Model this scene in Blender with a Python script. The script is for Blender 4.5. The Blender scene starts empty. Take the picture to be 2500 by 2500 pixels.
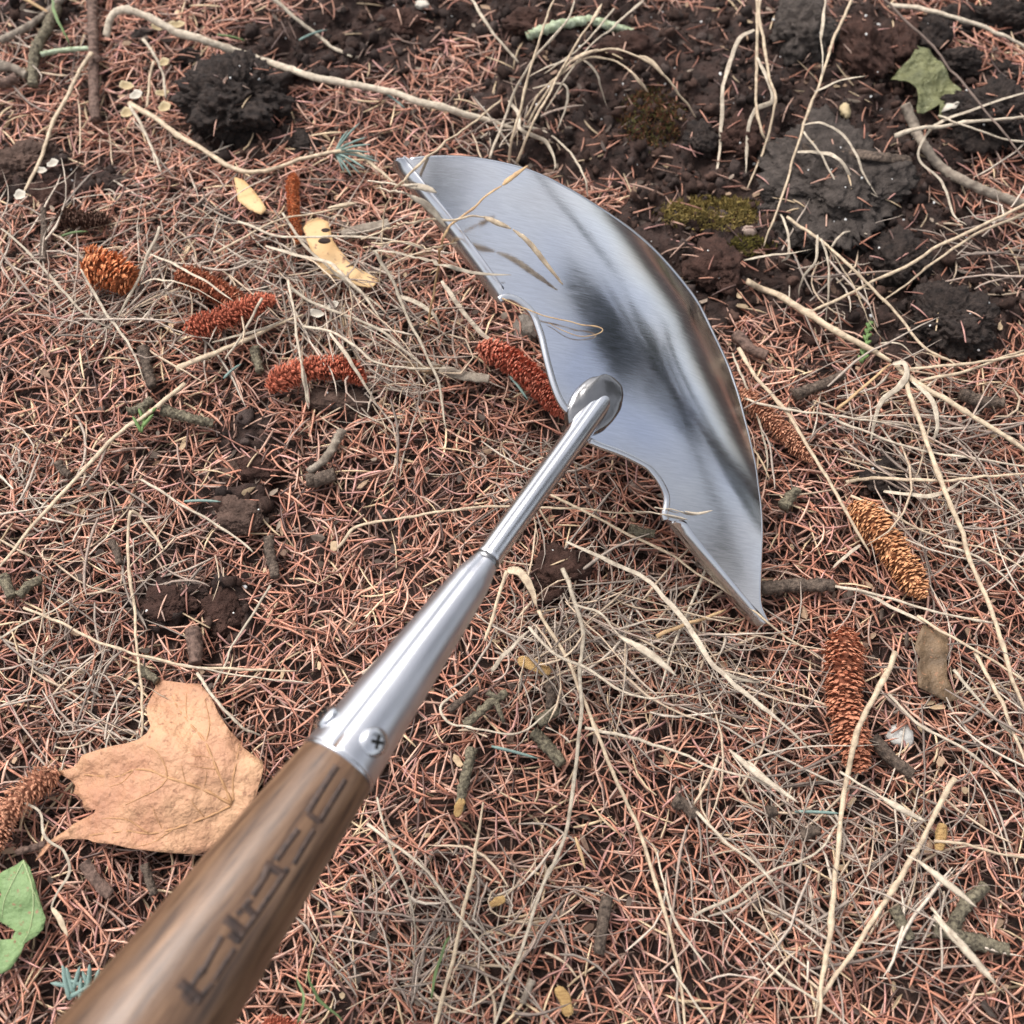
import bpy, bmesh, math, random
import numpy as np
from mathutils import Vector, Matrix
from mathutils.geometry import delaunay_2d_cdt

random.seed(7)
rng = np.random.default_rng(11)
SC = bpy.context.scene
COL = SC.collection

# ------------------------------------------------------------------ camera
FOV, TILT, DIST = math.radians(50), math.radians(25), 0.43
FPX = 1250 / math.tan(FOV / 2)
CR = np.array([[1, 0, 0], [0, math.cos(TILT), math.sin(TILT)], [0, math.sin(TILT), -math.cos(TILT)]])  # right, up, forward
CAMP = -CR[2] * DIST
cam = bpy.data.cameras.new('camera')
cam_o = bpy.data.objects.new('camera', cam)
COL.objects.link(cam_o)
cam_o.location = CAMP
cam_o.rotation_euler = (TILT, 0, 0)
cam.sensor_width = 24
cam.lens = 12 / math.tan(FOV / 2)
cam.clip_start = 0.01
cam.clip_end = 100
cam.dof.use_dof = True
cam.dof.focus_distance = 0.405
cam.dof.aperture_fstop = (cam.lens / 1000) / 0.0034
SC.camera = cam_o

# ------------------------------------------------------------------ sky, sun, exposure
SUN_EL, SUN_AZ = math.radians(58), math.radians(-38)      # azimuth from +Y towards +X
world = bpy.data.worlds.new('World')
SC.world = world
world.use_nodes = True
nt = world.node_tree
sky = nt.nodes.new('ShaderNodeTexSky')
sky.sky_type = 'NISHITA'
sky.sun_disc = False
sky.sun_elevation = SUN_EL
sky.sun_rotation = SUN_AZ
sky.air_density = 1.0
sky.dust_density = 4.0
sky.ozone_density = 1.0
hs = nt.nodes.new('ShaderNodeHueSaturation')
hs.inputs['Saturation'].default_value = 0.30              # thin overcast: the blue is washed out evenly
nt.links.new(sky.outputs[0], hs.inputs['Color'])
nt.links.new(hs.outputs[0], nt.nodes['Background'].inputs['Color'])
nt.nodes['Background'].inputs['Strength'].default_value = 0.15
sun = bpy.data.lights.new('sun', 'SUN')
sun.energy = 1.4
sun.angle = math.radians(35)
sun.color = (1.0, 0.97, 0.94)
sun_o = bpy.data.objects.new('sun', sun)
COL.objects.link(sun_o)
sd = Vector((math.sin(SUN_AZ) * math.cos(SUN_EL), math.cos(SUN_AZ) * math.cos(SUN_EL), math.sin(SUN_EL)))
sun_o.rotation_euler = sd.to_track_quat('Z', 'Y').to_euler()
sun_o.location = sd * 3
vs = SC.view_settings
vs.view_transform = 'Standard'
vs.look = 'None'
vs.exposure = 0.88
vs.gamma = 1.0
vs.use_curve_mapping = False
SC.cycles.max_bounces = 6
SC.cycles.use_denoising = True
SC.cycles.denoiser = 'OPENIMAGEDENOISE'

# ------------------------------------------------------------------ noise
def _hash(ix, iy, iz, seed):
    h = (ix.astype(np.int64) * 374761393 + iy.astype(np.int64) * 668265263 + iz.astype(np.int64) * 2147483647 + seed * 974711) & 0xFFFFFFFF
    h = ((h ^ (h >> 13)) * 1274126177) & 0xFFFFFFFF
    h = ((h ^ (h >> 16)) * 2246822519) & 0xFFFFFFFF
    return ((h ^ (h >> 15)) & 0xFFFFFF) / float(0xFFFFFF) * 2 - 1

def vnoise(p, seed=0):
    i = np.floor(p).astype(np.int64); f = p - i
    f = f * f * f * (f * (f * 6 - 15) + 10)
    out = 0
    for dx in (0, 1):
        for dy in (0, 1):
            for dz in (0, 1):
                w = (f[:, 0] if dx else 1 - f[:, 0]) * (f[:, 1] if dy else 1 - f[:, 1]) * (f[:, 2] if dz else 1 - f[:, 2])
                out = out + w * _hash(i[:, 0] + dx, i[:, 1] + dy, i[:, 2] + dz, seed)
    return out

def fbm(p, octs=4, seed=0, gain=0.5):
    a, s, out = 1.0, 1.0, 0
    for o in range(octs):
        out = out + a * vnoise(p * s + 17.3 * o, seed + o)
        a *= gain; s *= 2.03
    return out

def n2(x, y, sc, octs=3, seed=0):
    return fbm(np.stack([x / sc, y / sc, np.zeros_like(x) + 0.37], -1), octs, seed)

# ------------------------------------------------------------------ picture <-> place
def proj(p):
    q = (np.asarray(p) - CAMP) @ CR.T
    return np.stack([1250 + FPX * q[..., 0] / q[..., 2], 1250 - FPX * q[..., 1] / q[..., 2]], -1)

def ray(x, y):
    return np.array([(x - 1250) / FPX, -(y - 1250) / FPX, 1.0]) @ CR

def at_z(x, y, z):
    r = ray(x, y)
    return CAMP + r * ((z - CAMP[2]) / r[2])

SOIL = [(1150, 60, 430, 150), (1500, 210, 430, 270), (1900, 300, 420, 380), (2150, 600, 340, 300), (2300, 240, 150, 190),
        (2260, 800, 210, 110), (760, 110, 220, 110), (1650, 620, 190, 250), (590, 1060, 95, 60), (600, 1235, 85, 65),
        (420, 1480, 110, 75), (560, 1490, 75, 85), (840, 985, 90, 45), (60, 420, 110, 75), (2160, 1170, 110, 60),
        (1370, 1420, 90, 60), (240, 440, 80, 40), (580, 260, 160, 130), (2440, 700, 110, 90), (60, 30, 130, 60)]
BARE = [(2440, 110, 130, 75), (2450, 430, 90, 110), (1130, 150, 90, 60)]

def soil_mask(x, y):
    pp = proj(np.stack([x, y, np.zeros_like(x)], -1))
    m = np.full(x.shape, -1.0)
    for cx, cy, rx, ry in SOIL:
        m = np.maximum(m, 1 - np.hypot((pp[:, 0] - cx) / rx, (pp[:, 1] - cy) / ry))
    for cx, cy, rx, ry in BARE:
        m = np.minimum(m, np.hypot((pp[:, 0] - cx) / rx, (pp[:, 1] - cy) / ry) - 1)
    m = m + 0.30 * n2(x, y, 0.03, 3, 5)
    m[(np.abs(x) > 0.5) | (np.abs(y) > 0.5)] -= 1
    return np.clip(m * 3.0 + 0.25, 0, 1)

def height(x, y):
    s = soil_mask(x, y)
    base = 0.0035 * n2(x, y, 0.11, 2, 1) + 0.0018 * n2(x, y, 0.03, 2, 2)
    lump = np.abs(n2(x, y, 0.022, 4, 3))
    crumb = np.abs(n2(x, y, 0.006, 3, 9))
    return base + s * (0.004 - 0.008 * lump + 0.0030 * (0.6 - crumb)) + (1 - s) * (-0.0035)

_gs = 0.002
_ga = np.arange(-0.6, 0.6001, _gs)
_gX, _gY = np.meshgrid(_ga, _ga)
_gH = height(_gX.ravel(), _gY.ravel()).reshape(_gX.shape)
_gM = soil_mask(_gX.ravel(), _gY.ravel()).reshape(_gX.shape)
_gT = _gH + (1 - _gM) * 0.0075

def _look(G, x, y):
    u = min(max((x + 0.6) / _gs, 0), len(_ga) - 1.001); v = min(max((y + 0.6) / _gs, 0), len(_ga) - 1.001)
    i, j = int(u), int(v); u -= i; v -= j
    return float((G[j, i] * (1 - u) + G[j, i + 1] * u) * (1 - v) + (G[j + 1, i] * (1 - u) + G[j + 1, i + 1] * u) * v)

def h1(x, y):
    return _look(_gH, x, y)

def top1(x, y):
    return _look(_gT, x, y)

def on_ground(x, y, h=0.0):
    z = 0.0
    for _ in range(4):
        p = at_z(x, y, z)
        z = top1(p[0], p[1]) + h
    return at_z(x, y, z)

def mm_per_px(p):
    return float((np.asarray(p) - CAMP) @ CR[2]) / FPX

# ------------------------------------------------------------------ objects
def tag(o, label=None, cat=None, group=None, kind=None):
    for k, v in (('label', label), ('category', cat), ('group', group), ('kind', kind)):
        if v:
            o[k] = v
    return o

def link(o, parent=None):
    COL.objects.link(o)
    if parent is not None:
        o.parent = parent
    return o

def empty(name, loc=(0, 0, 0)):
    o = link(bpy.data.objects.new(name, None))
    o.location = loc
    o.empty_display_size = 0.01
    return o

def mesh(name, V, F, mat, parent=None, cols=None, smooth=True, origin=None):
    """F: int array (n,3) or (n,4), or a list of such arrays. V in world space; stored about its parent or its own base."""
    V = np.asarray(V, float)
    if parent is not None:
        org = np.zeros(3)
        q = parent
        while q is not None:
            org = org + np.array(q.location); q = q.parent
        loc = (0, 0, 0)
    else:
        org = np.array(origin) if origin is not None else np.array([V[:, 0].mean(), V[:, 1].mean(), V[:, 2].min()])
        loc = org
    V = V - org
    Fs = F if isinstance(F, list) else [F]
    Fs = [np.asarray(f, np.int32) for f in Fs if len(f)]
    me = bpy.data.meshes.new(name)
    me.vertices.add(len(V)); me.vertices.foreach_set('co', V.astype(np.float32).ravel())
    li = np.concatenate([f.ravel() for f in Fs])
    cnt = np.concatenate([np.full(len(f), f.shape[1], np.int32) for f in Fs])
    me.loops.add(len(li)); me.loops.foreach_set('vertex_index', li)
    me.polygons.add(len(cnt))
    me.polygons.foreach_set('loop_start', np.concatenate([[0], np.cumsum(cnt)[:-1]]).astype(np.int32))
    me.polygons.foreach_set('loop_total', cnt)
    me.polygons.foreach_set('use_smooth', np.full(len(cnt), smooth))
    if cols is not None:
        at = me.color_attributes.new('col', 'FLOAT_COLOR', 'POINT')
        at.data.foreach_set('color', np.concatenate([cols, np.ones((len(cols), 1))], 1).astype(np.float32).ravel())
    me.update(calc_edges=True)
    me.validate()
    me.materials.append(mat)
    o = bpy.data.objects.new(name, me)
    o.location = loc
    return link(o, parent)

def spline(P, per=6):
    P = np.asarray(P, float)
    if len(P) == 2:
        return np.linspace(P[0], P[1], per + 1)
    Q = np.vstack([2 * P[0] - P[1], P, 2 * P[-1] - P[-2]])
    out = []
    for i in range(1, len(Q) - 2):
        a, b, c, d = Q[i - 1:i + 3]
        for t in np.arange(per) / per:
            out.append(0.5 * ((2 * b) + (c - a) * t + (2 * a - 5 * b + 4 * c - d) * t * t + (3 * b - a - 3 * c + d) * t ** 3))
    out.append(P[-1])
    return np.array(out)

def frames(P):
    T = np.gradient(P, axis=0)
    T /= np.linalg.norm(T, axis=1)[:, None] + 1e-12
    n = np.cross(T[0], [0, 0, 1.0])
    if np.linalg.norm(n) < 1e-3:
        n = np.array([1.0, 0, 0])
    n /= np.linalg.norm(n)
    N = [n]
    for t in T[1:]:
        n = N[-1] - t * (N[-1] @ t)
        n /= np.linalg.norm(n) + 1e-12
        N.append(n)
    N = np.array(N)
    return T, N, np.cross(T, N)

def tube(P, R, sides=6, flat=1.0, twist=0.0, caps=True):
    """R scalar or per point; N lies across (horizontal), B up; flat squeezes B."""
    P = np.asarray(P, float)
    k = len(P)
    R = np.broadcast_to(np.asarray(R, float), (k,))
    T, N, B = frames(P)
    tw = np.linspace(0, twist, k)[:, None]
    a = np.arange(sides) / sides * 2 * math.pi
    X = np.cos(a)[None, :, None] * N[:, None, :] * np.cos(tw)[:, None] + np.cos(a)[None, :, None] * B[:, None, :] * np.sin(tw)[:, None]
    Y = flat * np.sin(a)[None, :, None] * (B[:, None, :] * np.cos(tw)[:, None] - N[:, None, :] * np.sin(tw)[:, None])
    V = (P[:, None, :] + R[:, None, None] * (X + Y)).reshape(-1, 3)
    i = np.arange(k - 1)[:, None] * sides
    j = np.arange(sides)[None, :]
    j2 = (j + 1) % sides
    F = [np.stack([i + j, i + j2, i + sides + j2, i + sides + j], -1).reshape(-1, 4)]
    if caps:
        V = np.vstack([V, P[0], P[-1]])
        c0, c1 = k * sides, k * sides + 1
        jj = np.arange(sides); jj2 = (jj + 1) % sides
        F.append(np.stack([np.full(sides, c0), jj2, jj], -1))
        F.append(np.stack([np.full(sides, c1), (k - 1) * sides + jj, (k - 1) * sides + jj2], -1))
    return V, F

def join(parts):
    Vs, Fd, off = [], {}, 0
    for V, F in parts:
        Vs.append(V)
        for f in (F if isinstance(F, list) else [F]):
            Fd.setdefault(f.shape[1], []).append(f + off)
        off += len(V)
    return np.vstack(Vs), [np.vstack(v) for v in Fd.values()]

def ico(sub):
    bm = bmesh.new()
    bmesh.ops.create_icosphere(bm, subdivisions=sub, radius=1.0)
    V = np.array([v.co[:] for v in bm.verts])
    F = np.array([[v.index for v in f.verts] for f in bm.faces])
    bm.free()
    return V, F
ICO = {s: ico(s) for s in (1, 2, 3, 4, 5, 6)}

def sheet(poly, step, inner=None):
    """CDT of a closed 2-D polygon with a jittered grid inside: (V2, F)."""
    poly = np.asarray(poly, float)
    pts = []
    for a, b in zip(poly, np.roll(poly, -1, 0)):
        m = max(1, int(np.linalg.norm(b - a) / step))
        for t in range(m):
            pts.append(a + (b - a) * t / m)
    B = np.array(pts); nb = len(B)
    lo, hi = B.min(0), B.max(0)
    gx, gy = np.meshgrid(np.arange(lo[0], hi[0], step), np.arange(lo[1], hi[1], step))
    G = np.stack([gx.ravel(), gy.ravel()], -1) + np.random.default_rng(3).uniform(-.2, .2, (gx.size, 2)) * step
    ins = np.zeros(len(G), bool)
    for a, b in zip(B, np.roll(B, -1, 0)):
        c = (a[1] > G[:, 1]) != (b[1] > G[:, 1])
        xx = (b[0] - a[0]) * (G[:, 1] - a[1]) / (b[1] - a[1] + 1e-15) + a[0]
        ins ^= c & (G[:, 0] < xx)
    dmin = np.full(len(G), 9.0)
    for b in B:
        dmin = np.minimum(dmin, np.linalg.norm(G - b, axis=1))
    G = G[ins & (dmin > step * 0.55)]
    P = np.vstack([B, G])
    r = delaunay_2d_cdt([Vector(p) for p in P], [(i, (i + 1) % nb) for i in range(nb)], [list(range(nb))], 1, 1e-9)
    V2 = np.array([v[:] for v in r[0]])
    F = []
    for f in r[2]:
        a, b, c = (V2[i] for i in f[:3])
        F.append(f if (b - a)[0] * (c - a)[1] - (b - a)[1] * (c - a)[0] > 0 else f[::-1])
    return V2, np.array(F)

# ------------------------------------------------------------------ materials
def mat(name, col, rough=0.7, spec=0.3, metal=0.0, var=0.25, scale=300, bump=0.0, bscale=800, col2=None, stretch=None, attr=False, coat=0.0, trans=0.0):
    m = bpy.data.materials.new(name)
    m.use_nodes = True
    t = m.node_tree
    b = t.nodes['Principled BSDF']
    b.inputs['Roughness'].default_value = rough
    b.inputs['Metallic'].default_value = metal
    b.inputs['Specular IOR Level'].default_value = spec
    if coat:
        b.inputs['Coat Weight'].default_value = coat
        b.inputs['Coat Roughness'].default_value = 0.25
    tc = t.nodes.new('ShaderNodeTexCoord')
    mp = t.nodes.new('ShaderNodeMapping')
    t.links.new(tc.outputs['Object'], mp.inputs['Vector'])
    if stretch:
        mp.inputs['Scale'].default_value = stretch
    nz = t.nodes.new('ShaderNodeTexNoise')
    nz.inputs['Scale'].default_value = scale
    nz.inputs['Detail'].default_value = 4
    t.links.new(mp.outputs[0], nz.inputs['Vector'])
    rp = t.nodes.new('ShaderNodeMapRange')
    rp.inputs['From Min'].default_value = 0.3
    rp.inputs['From Max'].default_value = 0.7
    t.links.new(nz.outputs['Fac'], rp.inputs['Value'])
    if attr:
        at = t.nodes.new('ShaderNodeAttribute')
        at.attribute_name = 'col'
        rp.inputs['To Min'].default_value = 1 - var
        rp.inputs['To Max'].default_value = 1 + var
        mx = t.nodes.new('ShaderNodeMix'); mx.data_type = 'RGBA'; mx.blend_type = 'MULTIPLY'
        mx.inputs['Factor'].default_value = 1
        t.links.new(at.outputs['Color'], mx.inputs[6])
        t.links.new(rp.outputs[0], mx.inputs[7])
    else:
        mx = t.nodes.new('ShaderNodeMix'); mx.data_type = 'RGBA'
        c2 = col2 or tuple(c * (1 - 2 * var) for c in col)
        mx.inputs[6].default_value = (*c2, 1)
        mx.inputs[7].default_value = (*col, 1)
        t.links.new(rp.outputs[0], mx.inputs[0])
    t.links.new(mx.outputs[2], b.inputs['Base Color'])
    if trans:
        b.inputs['Subsurface Weight'].default_value = 0
    if bump:
        n3 = t.nodes.new('ShaderNodeTexNoise')
        n3.inputs['Scale'].default_value = bscale
        n3.inputs['Detail'].default_value = 5
        t.links.new(mp.outputs[0], n3.inputs['Vector'])
        bp = t.nodes.new('ShaderNodeBump')
        bp.inputs['Strength'].default_value = 1.0
        bp.inputs['Distance'].default_value = bump
        t.links.new(n3.outputs['Fac'], bp.inputs['Height'])
        t.links.new(bp.outputs[0], b.inputs['Normal'])
    return m

M = {}
M['soil'] = mat('dark_soil', (0.058, 0.033, 0.026), 0.85, 0.25, col2=(.016, .010, .008), scale=190, var=0.3, bump=0.0012, bscale=700)
M['clod'] = mat('black_soil', (0.050, 0.036, 0.030), 0.9, 0.2, col2=(.014, .011, .010), scale=330, var=0.3, bump=0.0010, bscale=1100)
M['clod_brown'] = mat('brown_soil', (0.070, 0.036, 0.027), 0.9, 0.2, scale=220, var=0.3, bump=0.0010, bscale=1100)
M['clod_grey'] = mat('grey_soil', (0.085, 0.068, 0.058), 0.9, 0.25, col2=(.026, .02, .017), scale=260, var=0.38, bump=0.0012, bscale=900)
M['clod_pink'] = mat('pale_brown_soil', (0.125, 0.078, 0.060), 0.9, 0.2, scale=200, var=0.3, bump=0.0010, bscale=900)
M['crumb'] = mat('soil_crumb', (1, 1, 1), 0.9, 0.2, attr=True, var=0.35, scale=900, bump=0.0004, bscale=2500)
M['needle'] = mat('conifer_needle', (1, 1, 1), 0.45, 0.45, attr=True, var=0.22, scale=420)
M['strand'] = mat('dead_grass', (1, 1, 1), 0.75, 0.25, attr=True, var=0.22, scale=700)
M['straw'] = mat('straw_stem', (0.62, 0.49, 0.335), 0.6, 0.3, col2=(0.33, 0.245, 0.17), scale=420, bump=0.0002, bscale=1500)
M['pale'] = mat('pale_stem', (0.60, 0.51, 0.39), 0.7, 0.25, col2=(0.33, 0.265, 0.20), scale=420, bump=0.0003, bscale=1200)
M['greygrass'] = mat('grey_grass', (0.50, 0.43, 0.33), 0.75, 0.2, col2=(0.28, 0.225, 0.17), scale=380, bump=0.0002, bscale=1500)
M['tangrass'] = mat('tan_grass', (0.58, 0.40, 0.21), 0.65, 0.25, col2=(0.36, 0.22, 0.12), scale=300, bump=0.0002, bscale=1500)
M['darkgrass'] = mat('dark_grass', (0.22, 0.16, 0.13), 0.75, 0.2, scale=300)
M['bark'] = mat('twig_bark', (0.17, 0.125, 0.095), 0.85, 0.2, col2=(0.035, 0.026, 0.021), scale=700, bump=0.0012, bscale=900)
M['barkred'] = mat('brown_bark', (0.21, 0.135, 0.105), 0.8, 0.2, col2=(0.06, 0.038, 0.030), scale=600, bump=0.0008, bscale=700)
M['lichen'] = mat('lichened_bark', (0.25, 0.215, 0.145), 0.9, 0.2, col2=(0.05, 0.04, 0.031), scale=800, bump=0.0012, bscale=900)
M['palelichen'] = mat('pale_lichen', (0.52, 0.58, 0.42), 0.9, 0.2, col2=(0.26, 0.30, 0.17), scale=400, bump=0.0008, bscale=900)
M['greystick'] = mat('weathered_stick', (0.33, 0.275, 0.215), 0.8, 0.2, col2=(0.13, 0.10, 0.078), scale=260, bump=0.0006, bscale=700)
M['catkin'] = mat('catkin_scale', (1, 1, 1), 0.9, 0.08, attr=True, var=0.3, scale=900)
M['bluegreen'] = mat('fresh_needle', (0.22, 0.31, 0.27), 0.5, 0.35, var=0.15)
M['green'] = mat('green_blade', (0.17, 0.24, 0.09), 0.5, 0.35, col2=(0.10, 0.14, 0.06), scale=200)
M['woodchip'] = mat('yellow_wood', (0.55, 0.36, 0.15), 0.8, 0.2, col2=(0.30, 0.17, 0.07), scale=180, stretch=(1, 6, 6), bump=0.0005)
M['whitestone'] = mat('white_stone', (0.62, 0.60, 0.55), 0.55, 0.3, var=0.08, scale=200, bump=0.0002)
M['greystone'] = mat('grey_stone', (0.22, 0.185, 0.155), 0.8, 0.2, scale=250, bump=0.0006)
M['pinkstone'] = mat('pink_stone', (0.50, 0.37, 0.30), 0.75, 0.2, scale=250, bump=0.0006)
M['perlite'] = mat('white_grit', (0.78, 0.76, 0.73), 0.6, 0.3, var=0.1)
M['husk'] = mat('papery_husk', (0.55, 0.43, 0.25), 0.6, 0.3, scale=250, var=0.15)
M['white'] = mat('white_shell', (0.60, 0.54, 0.45), 0.6, 0.3, var=0.12)
M['black'] = mat('charred_crumb', (0.014, 0.013, 0.012), 0.7, 0.3, bump=0.0008)
M['moss'] = mat('golden_moss', (1, 1, 1), 0.8, 0.2, attr=True, var=0.25, scale=900)

# ------------------------------------------------------------------ ground
def axis_coords(lo, hi, step, far):
    a = np.arange(lo, hi + step, step)
    ext = np.geomspace(step, far, 24).cumsum()
    ext = ext / ext[-1] * far
    return np.concatenate([(a[0] - ext)[::-1], a, a[-1] + ext])
gx = axis_coords(-0.33, 0.36, 0.0017, 3.0)
gy = axis_coords(-0.24, 0.37, 0.0017, 3.0)
X, Y = np.meshgrid(gx, gy)
x, y = X.ravel(), Y.ravel()
V = np.stack([x, y, height(x, y)], -1)
W, Hh = len(gx), len(gy)
i = (np.arange(Hh - 1)[:, None] * W + np.arange(W - 1)[None, :]).ravel()
ground = mesh('ground', V, np.stack([i, i + 1, i + W + 1, i + W], -1), M['soil'], origin=(0, 0, 0))
tag(ground, 'dark crumbly soil under the needle litter', kind='structure')

def scatter(n, margin=330):
    """uniform points on the ground inside the picture plus a margin"""
    out = []
    got = 0
    while got < n:
        xx = rng.uniform(-0.36, 0.40, 2 * n); yy = rng.uniform(-0.26, 0.42, 2 * n)
        pp = proj(np.stack([xx, yy, np.zeros_like(xx)], -1))
        k = (pp[:, 0] > -margin) & (pp[:, 0] < 2500 + margin) & (pp[:, 1] > -margin) & (pp[:, 1] < 2500 + margin)
        out.append(np.stack([xx[k], yy[k]], -1)); got += k.sum()
    return np.vstack(out)[:n]

PAL = np.array([[0.50, 0.220, 0.140], [0.58, 0.280, 0.185], [0.40, 0.165, 0.108], [0.56, 0.32, 0.235], [0.66, 0.40, 0.29],
                [0.28, 0.120, 0.085], [0.13, 0.070, 0.055], [0.68, 0.50, 0.31], [0.40, 0.27, 0.21], [0.53, 0.27, 0.225]])
PALW = np.array([.20, .17, .12, .12, .08, .09, .07, .06, .05, .08])

def needles(name, n, zlo, zhi, pitch, soil_keep, lmin, lmax, label, group=None, sides=4, dark=1.0):
    P = scatter(n)
    s = soil_mask(P[:, 0], P[:, 1])
    keep = rng.random(n) < (1 - s) + s * soil_keep
    P, s = P[keep], s[keep]
    n = len(P)
    z = height(P[:, 0], P[:, 1]) + (1 - s) * 0.0035 + rng.uniform(zlo, zhi, n) * (1 - 0.55 * s)
    L = rng.uniform(lmin, lmax, n)
    yaw = rng.uniform(0, 2 * math.pi, n) + 0.9 * n2(P[:, 0], P[:, 1], 0.02, 2, 31)
    pit = rng.normal(0, pitch, n)
    cur = rng.normal(0, 0.13, n) * L
    cuz = rng.normal(0, 0.10, n) * L
    r0 = rng.uniform(0.00035, 0.00054, n)
    roll = rng.uniform(0, math.pi, n)
    t = np.array([0, .25, .55, .85, 1.0]); rad = np.array([.75, 1.0, 1.0, .8, .12])
    k = len(t)
    tt = t[None, :] - 0.5
    lx = tt * L[:, None]; ly = cur[:, None] * (tt ** 2 - .08) * 2; lz = cuz[:, None] * (tt ** 2 - .08) * 2
    d = np.stack([np.cos(yaw) * np.cos(pit), np.sin(yaw) * np.cos(pit), np.sin(pit)], -1)
    e = np.stack([-np.sin(yaw), np.cos(yaw), np.zeros(n)], -1)
    u = np.cross(d, e)
    C = np.stack([P[:, 0], P[:, 1], z], -1)
    line = C[:, None] + lx[..., None] * d[:, None] + ly[..., None] * e[:, None] + lz[..., None] * u[:, None]
    a = np.arange(sides) / sides * 2 * math.pi
    ca = np.cos(a[None] + roll[:, None]); sa = np.sin(a[None] + roll[:, None])
    ring = ca[..., None] * e[:, None] + sa[..., None] * u[:, None]
    V = line[:, :, None] + (r0[:, None] * rad[None])[..., None, None] * ring[:, None]
    V = V.reshape(-1, 3)
    base = (np.arange(n) * k * sides)[:, None, None]
    ii = (np.arange(k - 1) * sides)[None, :, None]; jj = np.arange(sides)[None, None]; j2 = (jj + 1) % sides
    F = np.stack([base + ii + jj, base + ii + j2, base + ii + sides + j2, base + ii + sides + jj], -1).reshape(-1, 4)
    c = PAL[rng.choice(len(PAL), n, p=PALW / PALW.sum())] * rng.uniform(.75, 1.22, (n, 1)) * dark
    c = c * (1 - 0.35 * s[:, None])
    endc = np.array([.6, .95, 1.0, 1.05, .85])
    cv = (c[:, None] * endc[None, :, None])
    cv = np.repeat(cv, sides, 1).reshape(-1, 3)
    o = mesh(name, V, F, M['needle'], cols=np.clip(cv, 0, 1), origin=(0, 0, 0))
    return tag(o, label, 'needles', group, 'stuff')

needles('needle_litter', 26000, -0.004, 0.0005, .12, .05, .008, .015, 'dark lower layer of fallen conifer needles deep in the litter', sides=3, dark=.38)  # decayed tone, darkened further to put the gaps' shade into the colour
needles('needle_litter', 31000, -0.001, 0.0052, .13, .14, .0095, .0175, 'thick upper layer of rust brown fallen conifer needles covering the ground', sides=3)

# soil crumbs and grit
def blobs(name, n, size, cols, label, cat, need_soil=True, sub=1, m='crumb', rough=.3):
    P = scatter(int(n * (3.0 if need_soil else 1)))
    if need_soil:
        P = P[rng.random(len(P)) < soil_mask(P[:, 0], P[:, 1]) ** 1.5]
    P = P[:n]; n = len(P)
    U, F = ICO[sub]
    r = size[0] * (size[1] / size[0]) ** (rng.random(n) ** 2.2)
    sc = r[:, None] * rng.uniform(.7, 1.25, (n, 3))
    jit = 1 + rough * vnoise((U[None] * 1.6 + rng.uniform(0, 90, (n, 1, 3))).reshape(-1, 3), 3).reshape(n, -1) + rough * .6 * vnoise((U[None] * 3.6 + rng.uniform(0, 90, (n, 1, 3))).reshape(-1, 3), 4).reshape(n, -1)
    V = U[None] * sc[:, None] * jit[..., None]
    V[..., 0] += P[:, None, 0]; V[..., 1] += P[:, None, 1]
    V[..., 2] += (height(P[:, 0], P[:, 1]) + r * .35)[:, None]
    Fa = (F[None] + (np.arange(n) * len(U))[:, None, None]).reshape(-1, 3)
    c = np.array(cols)[rng.integers(0, len(cols), n)] * rng.uniform(.7, 1.3, (n, 1))
    o = mesh(name, V.reshape(-1, 3), Fa, M[m], cols=np.repeat(c, len(U), 0), origin=(0, 0, 0), smooth=(sub > 1))
    return tag(o, label, cat, kind='stuff')
blobs('soil_crumbs', 9000, (.0004, .0030), [(.045, .026, .02), (.03, .02, .017), (.065, .037, .028), (.05, .035, .03)], 'loose dark soil crumbs scattered over the dug earth', 'soil', sub=2, rough=.55)
def flakes(n):
    P = scatter(n)
    s_ = soil_mask(P[:, 0], P[:, 1])
    z = height(P[:, 0], P[:, 1]) + (1 - s_) * rng.uniform(.004, .0085, n) + s_ * .001
    base_ = np.array([[math.cos(a), math.sin(a), 0] for a in np.arange(6) / 6 * 2 * math.pi])
    V_, F_, C_ = [], [], []
    cc = np.array([(.16, .10, .07), (.09, .065, .05), (.30, .20, .13), (.22, .17, .13), (.40, .29, .18), (.07, .05, .04)])
    for i in range(n):
        sx_, sy_ = rng.uniform(.0010, .0034), rng.uniform(.0006, .0015)
        a, b2_ = rng.uniform(0, 6.28), rng.normal(0, .35)
        o6 = base_ * [sx_, sy_, 1] * rng.uniform(.7, 1.3, (6, 1))
        o6[:, 2] = (o6[:, 0] ** 2) * 60 * rng.normal(0, 1) + o6[:, 1] * b2_
        r_ = np.stack([o6[:, 0] * math.cos(a) - o6[:, 1] * math.sin(a), o6[:, 0] * math.sin(a) + o6[:, 1] * math.cos(a), o6[:, 2]], -1) + [P[i, 0], P[i, 1], z[i]]
        b_ = len(V_) * 1
        V_ += list(r_) + list(r_ - [0, 0, .0004])
        F_ += [[b_, b_ + 1, b_ + 2, b_ + 3], [b_, b_ + 3, b_ + 4, b_ + 5], [b_ + 9, b_ + 8, b_ + 7, b_ + 6], [b_ + 11, b_ + 10, b_ + 9, b_ + 6]] + [[b_ + q, b_ + 6 + q, b_ + 6 + (q + 1) % 6, b_ + (q + 1) % 6] for q in range(6)]
        C_ += [cc[rng.integers(len(cc))] * rng.uniform(.7, 1.3)] * 12
    o = mesh('litter_flakes', np.array(V_), np.array(F_), M['strand'], cols=np.array(C_), origin=(0, 0, 0), smooth=False)
    return tag(o, 'small brown bark flakes and bud scales strewn through the litter', 'flakes', kind='stuff')
flakes(1500)
blobs('white_grit', 420, (.0003, .0011), [(.8, .78, .75)], 'tiny white specks of grit in the dark soil', 'grit', m='perlite', sub=1)

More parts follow.
